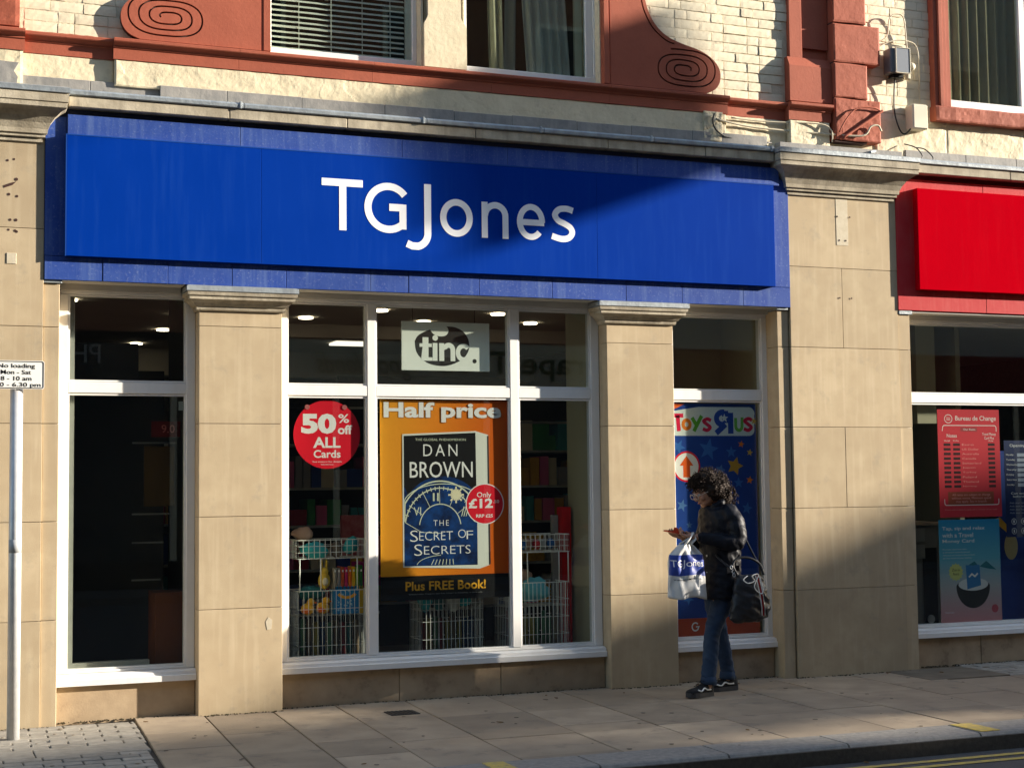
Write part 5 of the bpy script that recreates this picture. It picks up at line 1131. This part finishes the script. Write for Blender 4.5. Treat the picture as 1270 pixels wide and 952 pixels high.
# unseen panel added over the road to cast the sloping shade on sign and scroll
BY = 4.5
def bp(x, z): return (x+3.5*BY, z+EYE+0.92*BY)
bn = thing('shade_band_panel', 'unseen sloping panel added over the street to shade the sign', 'shade panel', (bp(4.4, 2)[0], -BY, 0))
CV = flat('grey_shade_sheet', (0.3, 0.3, 0.28), 0.8)
MB().prism([bp(3.10, 2.78), bp(5.55, 3.74), bp(5.72, 3.2), bp(5.80, 2.43), bp(3.42, 1.56), bp(3.30, 1.8)], -BY-0.004, -BY+0.004).obj('shade_sheet', CV, bn)
for k, (o, w) in enumerate(((0.055, 0.05), (0.135, 0.04), (0.215, 0.03), (0.30, 0.02))):  # strips added to soften the left end of the shade band
    MB().prism([bp(3.10-o, 2.78-o*0.36), bp(3.10-o-w, 2.78-(o+w)*0.36), bp(3.30-o-w, 1.80-(o+w)*0.30), bp(3.30-o, 1.80-o*0.30)], -BY-0.004, -BY+0.004).obj('soft_edge_strip', CV, bn)
for a, c in ((bp(5.5, 3.74), (bp(5.5, 3.74)[0]+0.5, 0.2, 11.0)), (bp(5.7, 2.5), (bp(5.7, 2.5)[0]+0.5, 0.2, 8.2)), (bp(3.1, 2.78), (bp(3.1, 2.78)[0], -13.5, 9.6)), (bp(3.42, 1.56), (bp(3.42, 1.56)[0], -13.5, 8.0))):
    MB().tube([(a[0], -BY, a[1]), c], 0.006, 5).obj('cable', CABLEB, bn)  # wires added to hold up the shading panel
nb = thing('next_building', 'plain brick building further along the same side of the street', 'building', (21, 2, 0)); box('wall', 15.5, 26.0, 0.0, 8.0, -0.1, 12.0, RB, nb)

# ================================================================== THE WOMAN
PX, PYY = 5.40, -0.62
def remeshed(mb, name, m, parent, voxel=0.006, smooth=2, disp=0.0, dscale=30.0, wr=0.0):
    """fuse overlapping blobs and cones into one continuous skin"""
    bmesh.ops.recalc_face_normals(mb.b, faces=mb.b.faces[:])
    me = bpy.data.meshes.new('tmp'); mb.b.to_mesh(me); mb.b.free()
    t = bpy.data.objects.new('tmp', me); COL.objects.link(t)
    r = t.modifiers.new('r', 'REMESH'); r.mode = 'VOXEL'; r.voxel_size = voxel; r.use_smooth_shade = True
    if smooth: q = t.modifiers.new('s', 'SMOOTH'); q.iterations = smooth; q.factor = 0.5
    dg = bpy.context.evaluated_depsgraph_get(); out = bpy.data.meshes.new_from_object(t.evaluated_get(dg))
    bpy.data.objects.remove(t); bpy.data.meshes.remove(me)
    if disp or wr:
        nn = [v.normal.copy() for v in out.vertices]
        for v, n in zip(out.vertices, nn):
            p = v.co
            k = noise.fractal(p*dscale, 1.0, 2.0, 3)*disp
            if wr: k += (1-abs(noise.noise(Vector((p.x*9, p.y*9, p.z*17+p.x*8)))*2.4))*wr
            v.co = p + n*k
    for p in out.polygons: p.use_smooth = True
    out.materials.clear()
    for q in (m if isinstance(m, (list, tuple)) else [m]): out.materials.append(q)
    w = origin(parent); out.transform(Matrix.Translation(-w)); out.name = name
    o = bpy.data.objects.new(name, out); COL.objects.link(o); o.parent = parent; ORI[o.name] = w
    return o
def limb(mb, P, r, n=14):
    P = [Vector(p) for p in P]; Q = catmull([(*p, rr_) for p, rr_ in zip(P, r)], 5)
    mb.tube([q[:3] for q in Q], [q[3] for q in Q], n)
    for q in (Q[0], Q[-1]): mb.ball(q[:3], q[3], 12, 8)
    return mb
def ell(c, rx, ry, n=24, tw=0.0):
    return [(c[0]+rx*math.cos(2*PI*i/n), c[1]+ry*math.sin(2*PI*i/n), c[2]) for i in range(n)]
SKIN = mat('skin', (0.42, 0.22, 0.14), 0.55, (0.36, 0.17, 0.11), 30, 0.5)
JACK = mat('black_waxed_jacket', (0.006, 0.007, 0.011), 0.5, (0.011, 0.012, 0.018), 12, 0.6, 0.002, 60, spec=0.16)
JEAN = mat('blue_denim', (0.008, 0.020, 0.050), 0.9, (0.022, 0.050, 0.10), 5, 0.7, 0.001, 220, big=0.3)
HAIRM = mat('dark_brown_curly_hair', (0.022, 0.014, 0.010), 0.7, (0.045, 0.03, 0.023), 40, 0.5, spec=0.15)
SHOE = mat('black_suede', (0.010, 0.010, 0.011), 0.9); SOLE = mat('dark_rubber_sole', (0.03, 0.03, 0.032), 0.7)
wm = thing('person', 'person in black jacket and blue jeans with dark curly hair looking down at a phone', 'person', (PX, PYY, 0))
yN, yF = PYY-0.17, PYY+0.15          # near (left) and far (right) side of the body
# body: head, neck, hands, legs in one skin
b = MB()
hc = Vector((5.352, PYY-0.01, 1.446))       # head centre, face turned down and left
tilt = Matrix.Rotation(math.radians(-24), 3, 'Y')    # nods forward (towards -x and down)
def H(x, y, z): return hc + tilt @ Vector((x, y, z))   # head space: -x is the face
b.ball(H(0.012, 0, 0.025), (0.092, 0.073, 0.090), 24, 16, tilt)
b.ball(H(-0.025, 0, -0.030), (0.066, 0.060, 0.078), 20, 14, tilt)
b.ball(H(-0.058, 0, -0.086), (0.024, 0.028, 0.021), 14, 10, tilt)            # chin
b.ball(H(-0.040, 0, -0.066), (0.048, 0.050, 0.034), 14, 10, tilt)            # jaw
b.tube([H(-0.083, 0, 0.012), H(-0.098, 0, -0.012), H(-0.108, 0, -0.030)], [0.009, 0.012, 0.014], 10)  # nose bridge
b.ball(H(-0.102, 0, -0.032), (0.013, 0.015, 0.010), 12, 8, tilt)
b.ball(H(-0.084, 0, -0.056), (0.011, 0.022, 0.006), 12, 8, tilt); b.ball(H(-0.081, 0, -0.066), (0.011, 0.019, 0.006), 12, 8, tilt)  # lips
for s in (-1, 1):
    b.ball(H(-0.068, s*0.036, -0.028), (0.022, 0.020, 0.022), 12, 8, tilt)   # cheeks
    b.ball(H(-0.080, s*0.030, 0.022), (0.012, 0.024, 0.008), 12, 8, tilt)    # brows
    b.ball(H(0.012, s*0.070, -0.010), (0.018, 0.010, 0.030), 12, 8, tilt)    # ears
limb(b, [H(0.03, 0, -0.05), (5.405, PYY, 1.35), (5.43, PYY, 1.28)], [0.050, 0.052, 0.060])
b.loft([ell((5.43, PYY, 1.30), 0.055, 0.075), ell((5.455, PYY, 1.20), 0.075, 0.12), ell((5.455, PYY, 1.02), 0.070, 0.11), ell((5.445, PYY, 0.88), 0.075, 0.11), ell((5.44, PYY, 0.78), 0.075, 0.11)])
elN = (5.475, yN-0.045, 1.075); wrN = (5.205, yN+0.045, 1.118); elF = (5.40, yF+0.03, 1.08); wrF = (5.185, yF-0.10, 1.112)
limb(b, [(5.465, yN+0.04, 1.28), elN, wrN], [0.034, 0.032, 0.023]); limb(b, [(5.46, yF-0.04, 1.28), elF, wrF], [0.034, 0.032, 0.023])
def hand(b, w, palm_end, curl, side, up_=0.0, thumb=None):
    w = Vector(w); e = Vector(palm_end); d = (e-w).normalized(); lat = Vector((0, 0, 1)).cross(d).normalized()*side; nrm = d.cross(lat).normalized()
    if nrm.z < 0: nrm = -nrm
    for k, o in enumerate((-0.030, -0.011, 0.009, 0.027)):
        b.tube([w+lat*o*0.6, w.lerp(e, 0.5)+lat*o*0.9, e+lat*o], [0.014, 0.0145, 0.0125], 8)
    L_ = (0.068, 0.076, 0.070, 0.054)
    for k, o in enumerate((-0.030, -0.010, 0.010, 0.029)):
        p = e+lat*o; P = [p-d*0.012]; dd = d.copy(); a = 0
        for j in range(3):
            a += curl[j]; dd = (d*math.cos(a)+nrm*math.sin(a)); p = p+dd*L_[k]*(0.45, 0.32, 0.23)[j]; P.append(p)
        b.tube(P, [0.0095, 0.009, 0.008, 0.0065], 7); b.ball(P[-1], 0.0066, 7, 5)
    t0 = w.lerp(e, 0.25)-lat*0.028; th = thumb or (d*0.55-lat*0.35+nrm*0.45).normalized()
    b.tube([t0, t0+th*0.030, t0+th*0.052+d*0.010], [0.012, 0.010, 0.008], 7); b.ball(t0+th*0.052+d*0.010, 0.008, 7, 5)
hand(b, wrN, (5.115, yN+0.075, 1.128), (0.5, 0.9, 0.8), 1)       # near hand, fingers curled up round the phone
hand(b, wrF, (5.105, yF-0.14, 1.132), (0.15, 0.35, 0.4), -1)
hipN, hipF = (5.445, PYY-0.085, 0.84), (5.445, PYY+0.085, 0.84)
knN, knF = (5.335, PYY-0.095, 0.46), (5.485, PYY+0.09, 0.455)
anN, anF = (5.29, PYY-0.10, 0.10), (5.555, PYY+0.10, 0.095)
limb(b, [hipN, knN, anN], [0.066, 0.040, 0.030]); limb(b, [hipF, knF, anF], [0.066, 0.040, 0.030])
limb(b, [anN, (5.27, PYY-0.10, 0.05), (5.20, PYY-0.12, 0.042)], [0.030, 0.028, 0.020]); limb(b, [anF, (5.53, PYY+0.10, 0.05), (5.45, PYY+0.09, 0.042)], [0.030, 0.028, 0.020])
remeshed(b, 'body', SKIN, wm, 0.0042, 1)
# eyes, brows, lips
for s in (-1, 1):
    MB().ball(H(-0.083, s*0.031, 0.004), (0.010, 0.013, 0.008), 12, 8, tilt).obj('eye', flat('eye_white', (0.5, 0.45, 0.42), 0.3), wm)
    MB().ball(H(-0.0915, s*0.031, 0.001), (0.003, 0.006, 0.006), 10, 6, tilt).obj('iris', BLACK, wm)
    MB().tube([H(-0.092, s*0.014, 0.024), H(-0.092, s*0.034, 0.030), H(-0.078, s*0.052, 0.024)], 0.003, 6).obj('eyebrow', HAIRM, wm)
MB().tube([H(-0.091, -0.018, -0.061), H(-0.0955, 0, -0.060), H(-0.091, 0.018, -0.061)], [0.003, 0.005, 0.003], 6).obj('lips', flat('lip_colour', (0.30, 0.09, 0.08), 0.5), wm)
# glasses
gl = MB(); GP = flat('pale_spectacle_frame', (0.55, 0.48, 0.42), 0.25)
for s in (-1, 1):
    ring = [H(-0.108, s*0.034, -0.004)+tilt @ Vector((-0.002*abs(math.cos(a)), 0.024*math.cos(a), 0.020*math.sin(a))) for a in [i*2*PI/16 for i in range(16)]]
    gl.tube(ring, 0.0022, 5, closed=True); gl.tube([H(-0.108, s*0.058, 0.002), H(-0.05, s*0.074, 0.004), H(0.01, s*0.078, 0.0)], 0.0022, 5)
gl.tube([H(-0.108, -0.011, 0.002), H(-0.112, 0, 0.005), H(-0.108, 0.011, 0.002)], 0.0022, 5)
gl.obj('glasses', GP, wm)
# curly hair: a dark mass plus several hundred little corkscrews
random.seed(11)
h = MB()
for c, r in ((H(0.02, 0, 0.055), (0.105, 0.088, 0.085)), (H(0.085, 0, -0.005), (0.085, 0.090, 0.10)), (H(0.10, 0, -0.09), (0.070, 0.085, 0.085)), (H(0.03, 0.055, 0.0), (0.07, 0.045, 0.09)), (H(0.035, -0.055, 0.0), (0.07, 0.045, 0.09)), (H(-0.045, 0, 0.085), (0.055, 0.060, 0.038))):
    h.ball(c, r, 14, 10, tilt)
hr = remeshed(h, 'hair', HAIRM, wm, 0.008, 1, 0.018, 26)
cu = MB()
blobs = [(H(0.02, 0, 0.060), (0.118, 0.100, 0.092)), (H(0.09, 0, -0.005), (0.100, 0.104, 0.115)), (H(0.108, 0, -0.095), (0.088, 0.100, 0.092)), (H(0.05, 0, -0.02), (0.075, 0.108, 0.10)), (H(-0.04, 0, 0.090), (0.062, 0.066, 0.044))]
n = 0
while n < 620:
    c, r = random.choice(blobs)
    d = Vector([random.gauss(0, 1) for _ in range(3)]).normalized()
    p = c + tilt @ Vector((d.x*r[0], d.y*r[1], d.z*r[2]))*1.0
    lp = tilt.transposed() @ (p-hc)
    if lp.x < -0.035 and lp.z < 0.055: continue
    if lp.x < -0.005 and lp.z < 0.02 and abs(lp.y) < 0.075: continue
    ax = (Vector((d.x*0.4+random.uniform(-.6, .6), d.y*0.4+random.uniform(-.6, .6), -0.9+random.uniform(-.5, .5)))).normalized()
    o1 = ax.orthogonal().normalized(); o2 = ax.cross(o1); R_ = random.uniform(0.005, 0.010); L_ = random.uniform(0.03, 0.06); ph = random.uniform(0, 6.28); tn = random.uniform(1.5, 2.5)
    P = [p + ax*L_*(t/12-0.3) + (o1*math.cos(ph+t/12*tn*2*PI)+o2*math.sin(ph+t/12*tn*2*PI))*R_ for t in range(13)]
    cu.tube(P, [0.0026]*12+[0.001], 4); n += 1
stuff(cu.obj('curls', HAIRM, wm))
# jacket
random.seed(5)
j = MB()
j.loft([ell((5.405, PYY, 1.335), 0.066, 0.075), ell((5.43, PYY, 1.30), 0.10, 0.155), ell((5.455, PYY, 1.24), 0.128, 0.188), ell((5.465, PYY, 1.14), 0.135, 0.192), ell((5.46, PYY, 1.02), 0.133, 0.180), ell((5.45, PYY, 0.90), 0.138, 0.185), ell((5.44, PYY, 0.78), 0.148, 0.197), ell((5.425, PYY, 0.68), 0.150, 0.200)])
limb(j, [(5.462, yN+0.03, 1.285), (5.485, yN-0.02, 1.19), elN, ((elN[0]+wrN[0])/2, (elN[1]+wrN[1])/2-0.01, 1.092), (wrN[0]+0.035, wrN[1]-0.006, 1.112)], [0.066, 0.067, 0.058, 0.051, 0.041])
limb(j, [(5.458, yF-0.03, 1.285), (5.46, yF+0.02, 1.19), elF, ((elF[0]+wrF[0])/2, (elF[1]+wrF[1])/2, 1.09), (wrF[0]+0.035, wrF[1]+0.01, 1.11)], [0.066, 0.065, 0.058, 0.050, 0.041])
limb(j, [(5.37, PYY-0.075, 1.33), (5.43, PYY-0.085, 1.355), (5.48, PYY, 1.365), (5.43, PYY+0.085, 1.355), (5.37, PYY+0.075, 1.33)], [0.018, 0.024, 0.026, 0.024, 0.018])   # collar
jk = remeshed(j, 'jacket', JACK, wm, 0.0075, 2, 0.005, 16, 0.0055)
MB().tube([(5.225, wrN[1]-0.006, 1.113), (5.252, wrN[1]-0.010, 1.110)], 0.043, 16).obj('cuff', JACK, jk)
for z in (1.10, 0.98, 0.86, 0.74): MB().ball((5.318-0.006*(1.1-z), PYY-0.06, z), (0.004, 0.008, 0.008), 8, 6).obj('button', GALV, jk)
MB().prism([(5.40, 0.90), (5.50, 0.915), (5.50, 0.875), (5.40, 0.86)], PYY-0.202, PYY-0.192).obj('pocket_flap', JACK, jk)
# jeans
j = MB()
j.loft([ell((5.44, PYY, 0.90), 0.112, 0.150), ell((5.445, PYY, 0.82), 0.125, 0.165), ell((5.44, PYY, 0.745), 0.118, 0.160)])
limb(j, [(5.445, PYY-0.080, 0.80), (5.405, PYY-0.09, 0.62), knN, (5.312, PYY-0.095, 0.28), (anN[0], anN[1], 0.125)], [0.084, 0.074, 0.057, 0.052, 0.050])
limb(j, [(5.45, PYY+0.080, 0.80), (5.46, PYY+0.09, 0.62), knF, (5.53, PYY+0.098, 0.28), (anF[0]+0.005, anF[1], 0.125)], [0.084, 0.074, 0.057, 0.052, 0.050])
jn = remeshed(j, 'jeans', JEAN, wm, 0.0065, 1, 0.003, 22, 0.0055)
for a, r_ in ((anN, 0.054), (anF, 0.054)):
    MB().tube([(a[0]-0.002, a[1], 0.080), (a[0], a[1], 0.10), (a[0]+0.001, a[1], 0.135)], [r_+0.002, r_+0.005, r_], 18).obj('turn_up', JEAN, jn)
# trainers with a white wave on the side
def shoe(cx, cy, z, ang, toe_up=0.0, lab=None):
    R_ = Matrix.Rotation(ang, 3, 'Z') @ Matrix.Rotation(toe_up, 3, 'Y'); o = Vector((cx, cy, z))
    T = lambda p: o + R_ @ Vector(p)
    secs = [(-0.150, 0.018, 0.036), (-0.135, 0.036, 0.052), (-0.10, 0.044, 0.060), (-0.05, 0.043, 0.068), (0.0, 0.038, 0.088), (0.045, 0.036, 0.112), (0.085, 0.036, 0.112), (0.108, 0.026, 0.100)]
    b = MB(); rings = []
    for x, w, hh in secs:
        rings.append([T((x, w*math.cos(a), 0.022+(hh-0.022)*max(0, math.sin(a))**0.7 if math.sin(a) > 0 else 0.022)) for a in [2*PI*k/20 for k in range(20)]])
    b.loft(rings); up__ = b.obj('shoe', SHOE, wm)
    s_ = MB(); out = []
    P = [(-0.156, 0), (-0.148, 0.024), (-0.12, 0.043), (-0.08, 0.050), (-0.02, 0.044), (0.05, 0.041), (0.095, 0.040), (0.114, 0.022), (0.118, 0)]
    P = P + [(x, -y) for x, y in P[-2:0:-1]]
    a = [s_.b.verts.new(T((x, y, 0.0))) for x, y in P]; c = [s_.b.verts.new(T((x, y, 0.030))) for x, y in P]; n_ = len(P)
    s_.b.faces.new(a[::-1]); s_.b.faces.new(c)
    for i in range(n_): s_.b.faces.new((a[i], a[(i+1) % n_], c[(i+1) % n_], c[i]))
    s_.obj('sole', SOLE, up__)
    W_ = MB()
    pts = catmull([(-0.095, -0.046, 0.052), (-0.055, -0.0455, 0.042), (-0.020, -0.042, 0.062), (0.015, -0.040, 0.050), (0.060, -0.0385, 0.050)], 5)
    W_.tube([T(p) for p in pts], 0.0055, 5); W_.obj('side_stripe', flat('white_leather', (0.75, 0.75, 0.73), 0.5), up__)
    L__ = MB()
    for k in range(4):
        x = -0.06+k*0.022; zz = 0.072+k*0.011; L__.tube([T((x, -0.022, zz-0.002)), T((x, 0, zz+0.006)), T((x, 0.022, zz-0.002))], 0.0025, 5)
    L__.obj('laces', BLACK, up__)
shoe(5.222, PYY-0.115, 0.001, math.radians(24), math.radians(3)); shoe(5.525, PYY+0.10, 0.001, math.radians(8))
# things she holds: phone, carrier bag, shoulder bag
ph = thing('phone', 'phone in an orange red case held in both hands', 'phone', (5.07, PYY-0.05, 1.15))
MB().box(-0.075, 0.072, -0.036, 0.036, -0.005, 0.004, 0.003).obj('case', flat('orange_red_case', (0.62, 0.07, 0.03), 0.4), ph).matrix_local = Matrix.Translation((0, 0, 0)) @ Matrix.Rotation(math.radians(-14), 4, 'Y')
for o in list(ph.children):
    o.data.transform(Matrix.Translation(origin(ph)))
    o.matrix_local = Matrix.Translation((0, 0, 0)) @ Matrix.Rotation(math.radians(12), 4, 'Y')
MB().box(5.07-0.070, 5.07+0.067, PYY-0.05-0.032, PYY-0.05+0.032, 1.1545, 1.1565).obj('screen', BLACK, ph).matrix_local = Matrix.Rotation(math.radians(12), 4, 'Y')
fo = MB().prism([(5.035, 1.15), (5.085, 1.155), (5.075, 1.185), (5.05, 1.19)], PYY-0.085, PYY-0.08).obj('folded_card', flat('orange_red_case', (0.62, 0.07, 0.03), 0.4), ph)
cb = thing('carrier_bag', 'white carrier bag with a blue TGJones band hanging from her wrist', 'bag', (5.14, PYY-0.13, 0.70))
BW = mat('white_plastic_bag', (0.62, 0.62, 0.60), 0.45, (0.55, 0.55, 0.53), 8, 0.5, 0.002, 14)
BBL = mat('blue_bag_print', (0.02, 0.05, 0.30), 0.45, (0.03, 0.07, 0.34), 9, 0.5, 0.002, 14)
def bagpt(u, v, s):      # u across 0..1, v up 0..1, s = near(-1)/far(+1) face
    w = 0.128+0.012*(1-v) - 0.075*max(0, v-0.80)/0.20
    x = 5.138 + (u-0.5)*2*w + 0.018*(1-v)*(1 if u > .5 else -0.3)
    z = 0.705 + v*0.365 - 0.012*math.sin(u*7)*(1-v) - 0.02*u*(1-v)
    d = 0.050*(1-v*0.55)*math.sin(PI*min(max(u, 0.0), 1.0))**0.5 + 0.006
    y = PYY-0.145 + s*d + 0.010*noise.noise(Vector((u*5, v*4, s)))*2 + 0.006*math.sin(u*16+v*3)*(0.3+v)
    return Vector((x, y, z))
mb = MB(); nx, nz = 26, 26; fl_ = []
G_ = {}
for s in (-1, 1):
    for jz in range(nz+1):
        for i in range(nx+1): G_[s, i, jz] = mb.b.verts.new(bagpt(i/nx, jz/nz, s))
for s in (-1, 1):
    for jz in range(nz):
        for i in range(nx):
            f = mb.b.faces.new((G_[s, i, jz], G_[s, i+1, jz], G_[s, i+1, jz+1], G_[s, i, jz+1])); f.smooth = True
            f.material_index = 1 if (0.44 < (jz+0.5)/nz < 0.80) else 0
for jz in range(nz):
    for i in (0, nx): mb.b.faces.new((G_[-1, i, jz], G_[1, i, jz], G_[1, i, jz+1], G_[-1, i, jz+1]))
for i in range(nx): mb.b.faces.new((G_[-1, i, 0], G_[-1, i+1, 0], G_[1, i+1, 0], G_[1, i, 0]))
mb.obj('bag_body', [BW, BBL], cb)
for s in (-1, 1):
    MB().tube([bagpt(0.28, 1, s), (5.165, PYY-0.145+s*0.012, 1.105), (5.205, wrN[1]-0.008+s*0.01, wrN[2]+0.030), (5.215, PYY-0.145+s*0.012, 1.105), bagpt(0.80, 1, s)], 0.0075, 6).obj('bag_handle', BW, cb)
def on_bag(o):
    w = origin(cb)
    for v in o.data.vertices:
        p = v.co + w; u = (p.x-5.0)/0.28; vv = (p.z-0.705)/0.365
        q = bagpt(u, vv, -1); v.co = Vector((q.x, q.y-0.0025-(PYY-0.2-p.y)*0.0, q.z)) - w
t_ = text('TGJones', 5.005, 5.262, 0.905, 0.965, PYY-0.2, WHITEL, cb, th=0); on_bag(t_)
t_ = text('www.tgjones.co.uk', 5.03, 5.24, 0.825, 0.842, PYY-0.2, CHAR, cb, th=0); on_bag(t_)
hb = thing('shoulder_bag', 'large black shoulder bag with a red and white stripe hanging at her hip', 'bag', (5.56, PYY-0.24, 0.53))
LB = mat('black_leather', (0.016, 0.017, 0.020), 0.38, (0.03, 0.032, 0.038), 6, 0.6, 0.004, 12, spec=0.25)
k_ = MB()
k_.loft([[(5.555+(0.5-0.5)+w*math.cos(a)*1.0+sh_, PYY-0.245+d*math.sin(a), z) for a in [2*PI*i/24 for i in range(24)]] for w, d, z, sh_ in ((0.10, 0.030, 0.520, -0.03), (0.155, 0.055, 0.545, -0.015), (0.158, 0.068, 0.60, 0.0), (0.140, 0.068, 0.69, 0.0), (0.118, 0.055, 0.78, -0.002), (0.098, 0.030, 0.845, -0.005))])
remeshed(k_, 'bag_body', LB, hb, 0.008, 2, 0.006, 14, 0.008)
def bagy(x, z): return PYY-0.245-0.060
for o, m_, w in ((0.0, flat('white_leather', (0.75, 0.75, 0.73), 0.5), 0.008), (0.013, flat('dark_red_stripe', (0.30, 0.012, 0.015), 0.5), 0.014), (0.025, flat('white_leather', (0.7, 0.7, 0.7), 0.5), 0.004)):
    pts = [(5.575+o, 0.845, -0.045), (5.583+o, 0.78, -0.062), (5.592+o, 0.70, -0.075), (5.602+o, 0.62, -0.077), (5.608+o, 0.565, -0.067)]
    k_ = MB(); A = [k_.b.verts.new((x-w/2, PYY-0.245+y-0.004, z)) for x, z, y in pts]; C = [k_.b.verts.new((x+w/2, PYY-0.245+y-0.004, z)) for x, z, y in pts]
    for i in range(4): k_.b.faces.new((A[i], C[i], C[i+1], A[i+1]))
    bmesh.ops.solidify(k_.b, geom=k_.b.faces[:], thickness=0.003); k_.obj('stripe', m_, hb)
MB().tube(catmull([(5.445, PYY-0.27, 0.845), (5.42, PYY-0.25, 0.92), (5.47, PYY-0.235, 0.965), (5.56, PYY-0.24, 0.965), (5.64, PYY-0.245, 0.92), (5.655, PYY-0.27, 0.845)], 5), 0.009, 7).obj('strap', LB, hb)
MB().tube(catmull([(5.62, PYY-0.25, 0.93), (5.60, PYY-0.12, 1.1), (5.57, PYY-0.02, 1.28), (5.49, PYY+0.12, 1.345), (5.39, PYY+0.10, 1.20), (5.36, PYY-0.1, 1.0), (5.40, PYY-0.25, 0.90)], 5), 0.008, 6).obj('strap', LB, hb)
MB().tube(catmull([(5.50, PYY-0.31, 0.845), (5.46, PYY-0.325, 0.82), (5.49, PYY-0.335, 0.795), (5.545, PYY-0.33, 0.81), (5.53, PYY-0.325, 0.845), (5.59, PYY-0.31, 0.85), (5.54, PYY-0.335, 0.77), (5.585, PYY-0.34, 0.72), (5.61, PYY-0.335, 0.745), (5.60, PYY-0.31, 0.83)], 6), 0.0035, 6).obj('cord', flat('white_cord', (0.6, 0.6, 0.58), 0.5), hb)
for x, z in ((5.40, 0.905), (5.415, 0.875), (5.42, 0.85)): MB().tube([(x+0.010*math.cos(a), PYY-0.262, z+0.012*math.sin(a)) for a in [i*PI/5 for i in range(10)]], 0.003, 5, closed=True).obj('ring', GALV, hb)

# prints lie flat on their sheets: layers a fraction of a millimetre apart
def press(t, back, k=0.1, keep=()):
    for o in t.children_recursive:
        if o.type != 'MESH' or o.name.split('.')[0] in keep: continue
        w = origin(t)
        for v in o.data.vertices:
            y = v.co.y + w.y
            if y < back: v.co.y = back-(back-y)*k - w.y
press(sale, PY+0.003, 0.12, ('suction_cup',)); press(po, PY+0.005, 0.1, ('top_rail',)); press(ti, 0.200, 0.15, ('hanging_cord',)); press(tp, PY+0.006, 0.12); press(rp, PY+0.004, 0.15); press(tv, PY+0.004, 0.12); press(hp, PY+0.004, 0.15)
for t in (wm, ph, cb, hb): t.location += Vector((0.028, 0.09, 0))
cb.location.x -= 0.035
for o in list(COL.objects):      # the window display stands close behind the glass
    if o.parent is None and o.get('category') in ('display stand', 'soft toy', 'book', 'toy', 'boxed toy', 'crate', 'wrapping roll'): o.location.y -= 0.10

# trodden gum, small stains and scraps on the flags
random.seed(21); gm = MB()
for i in range(90):
    x, y = random.uniform(0.2, 9.0), random.uniform(-2.7, -0.1); r = random.uniform(0.006, 0.018)
    n = 9; gm.plan([(x+r*random.uniform(0.75, 1.1)*math.cos(2*PI*k/n), y+r*random.uniform(0.75, 1.1)*math.sin(2*PI*k/n)) for k in range(n)], 0.0025, 0.0045)
g_ = stuff(gm.obj('trodden_gum', flat('grey_gum', (0.20, 0.165, 0.125), 0.9))); g_.parent = pave
lf = MB()
for i in range(26):
    x, y = random.uniform(0.3, 8.9), random.choice([random.uniform(-0.3, -0.08), random.uniform(-2.9, -2.8), random.uniform(-2.4, -0.1)])
    z = 0.006 if y > -2.78 else ROADZ+0.006; a = random.uniform(0, 6.28); r = random.uniform(0.012, 0.026)
    lf.plan([(x+r*math.cos(a+t)*k, y+r*math.sin(a+t)*k) for t, k in ((0, 1.2), (1.0, .55), (2.2, .6), (3.14, 1.0), (4.1, .6), (5.3, .55))], z, z+0.003)
stuff(lf.obj('leaf_litter', flat('dry_leaf', (0.16, 0.085, 0.03), 0.8))).parent = pave
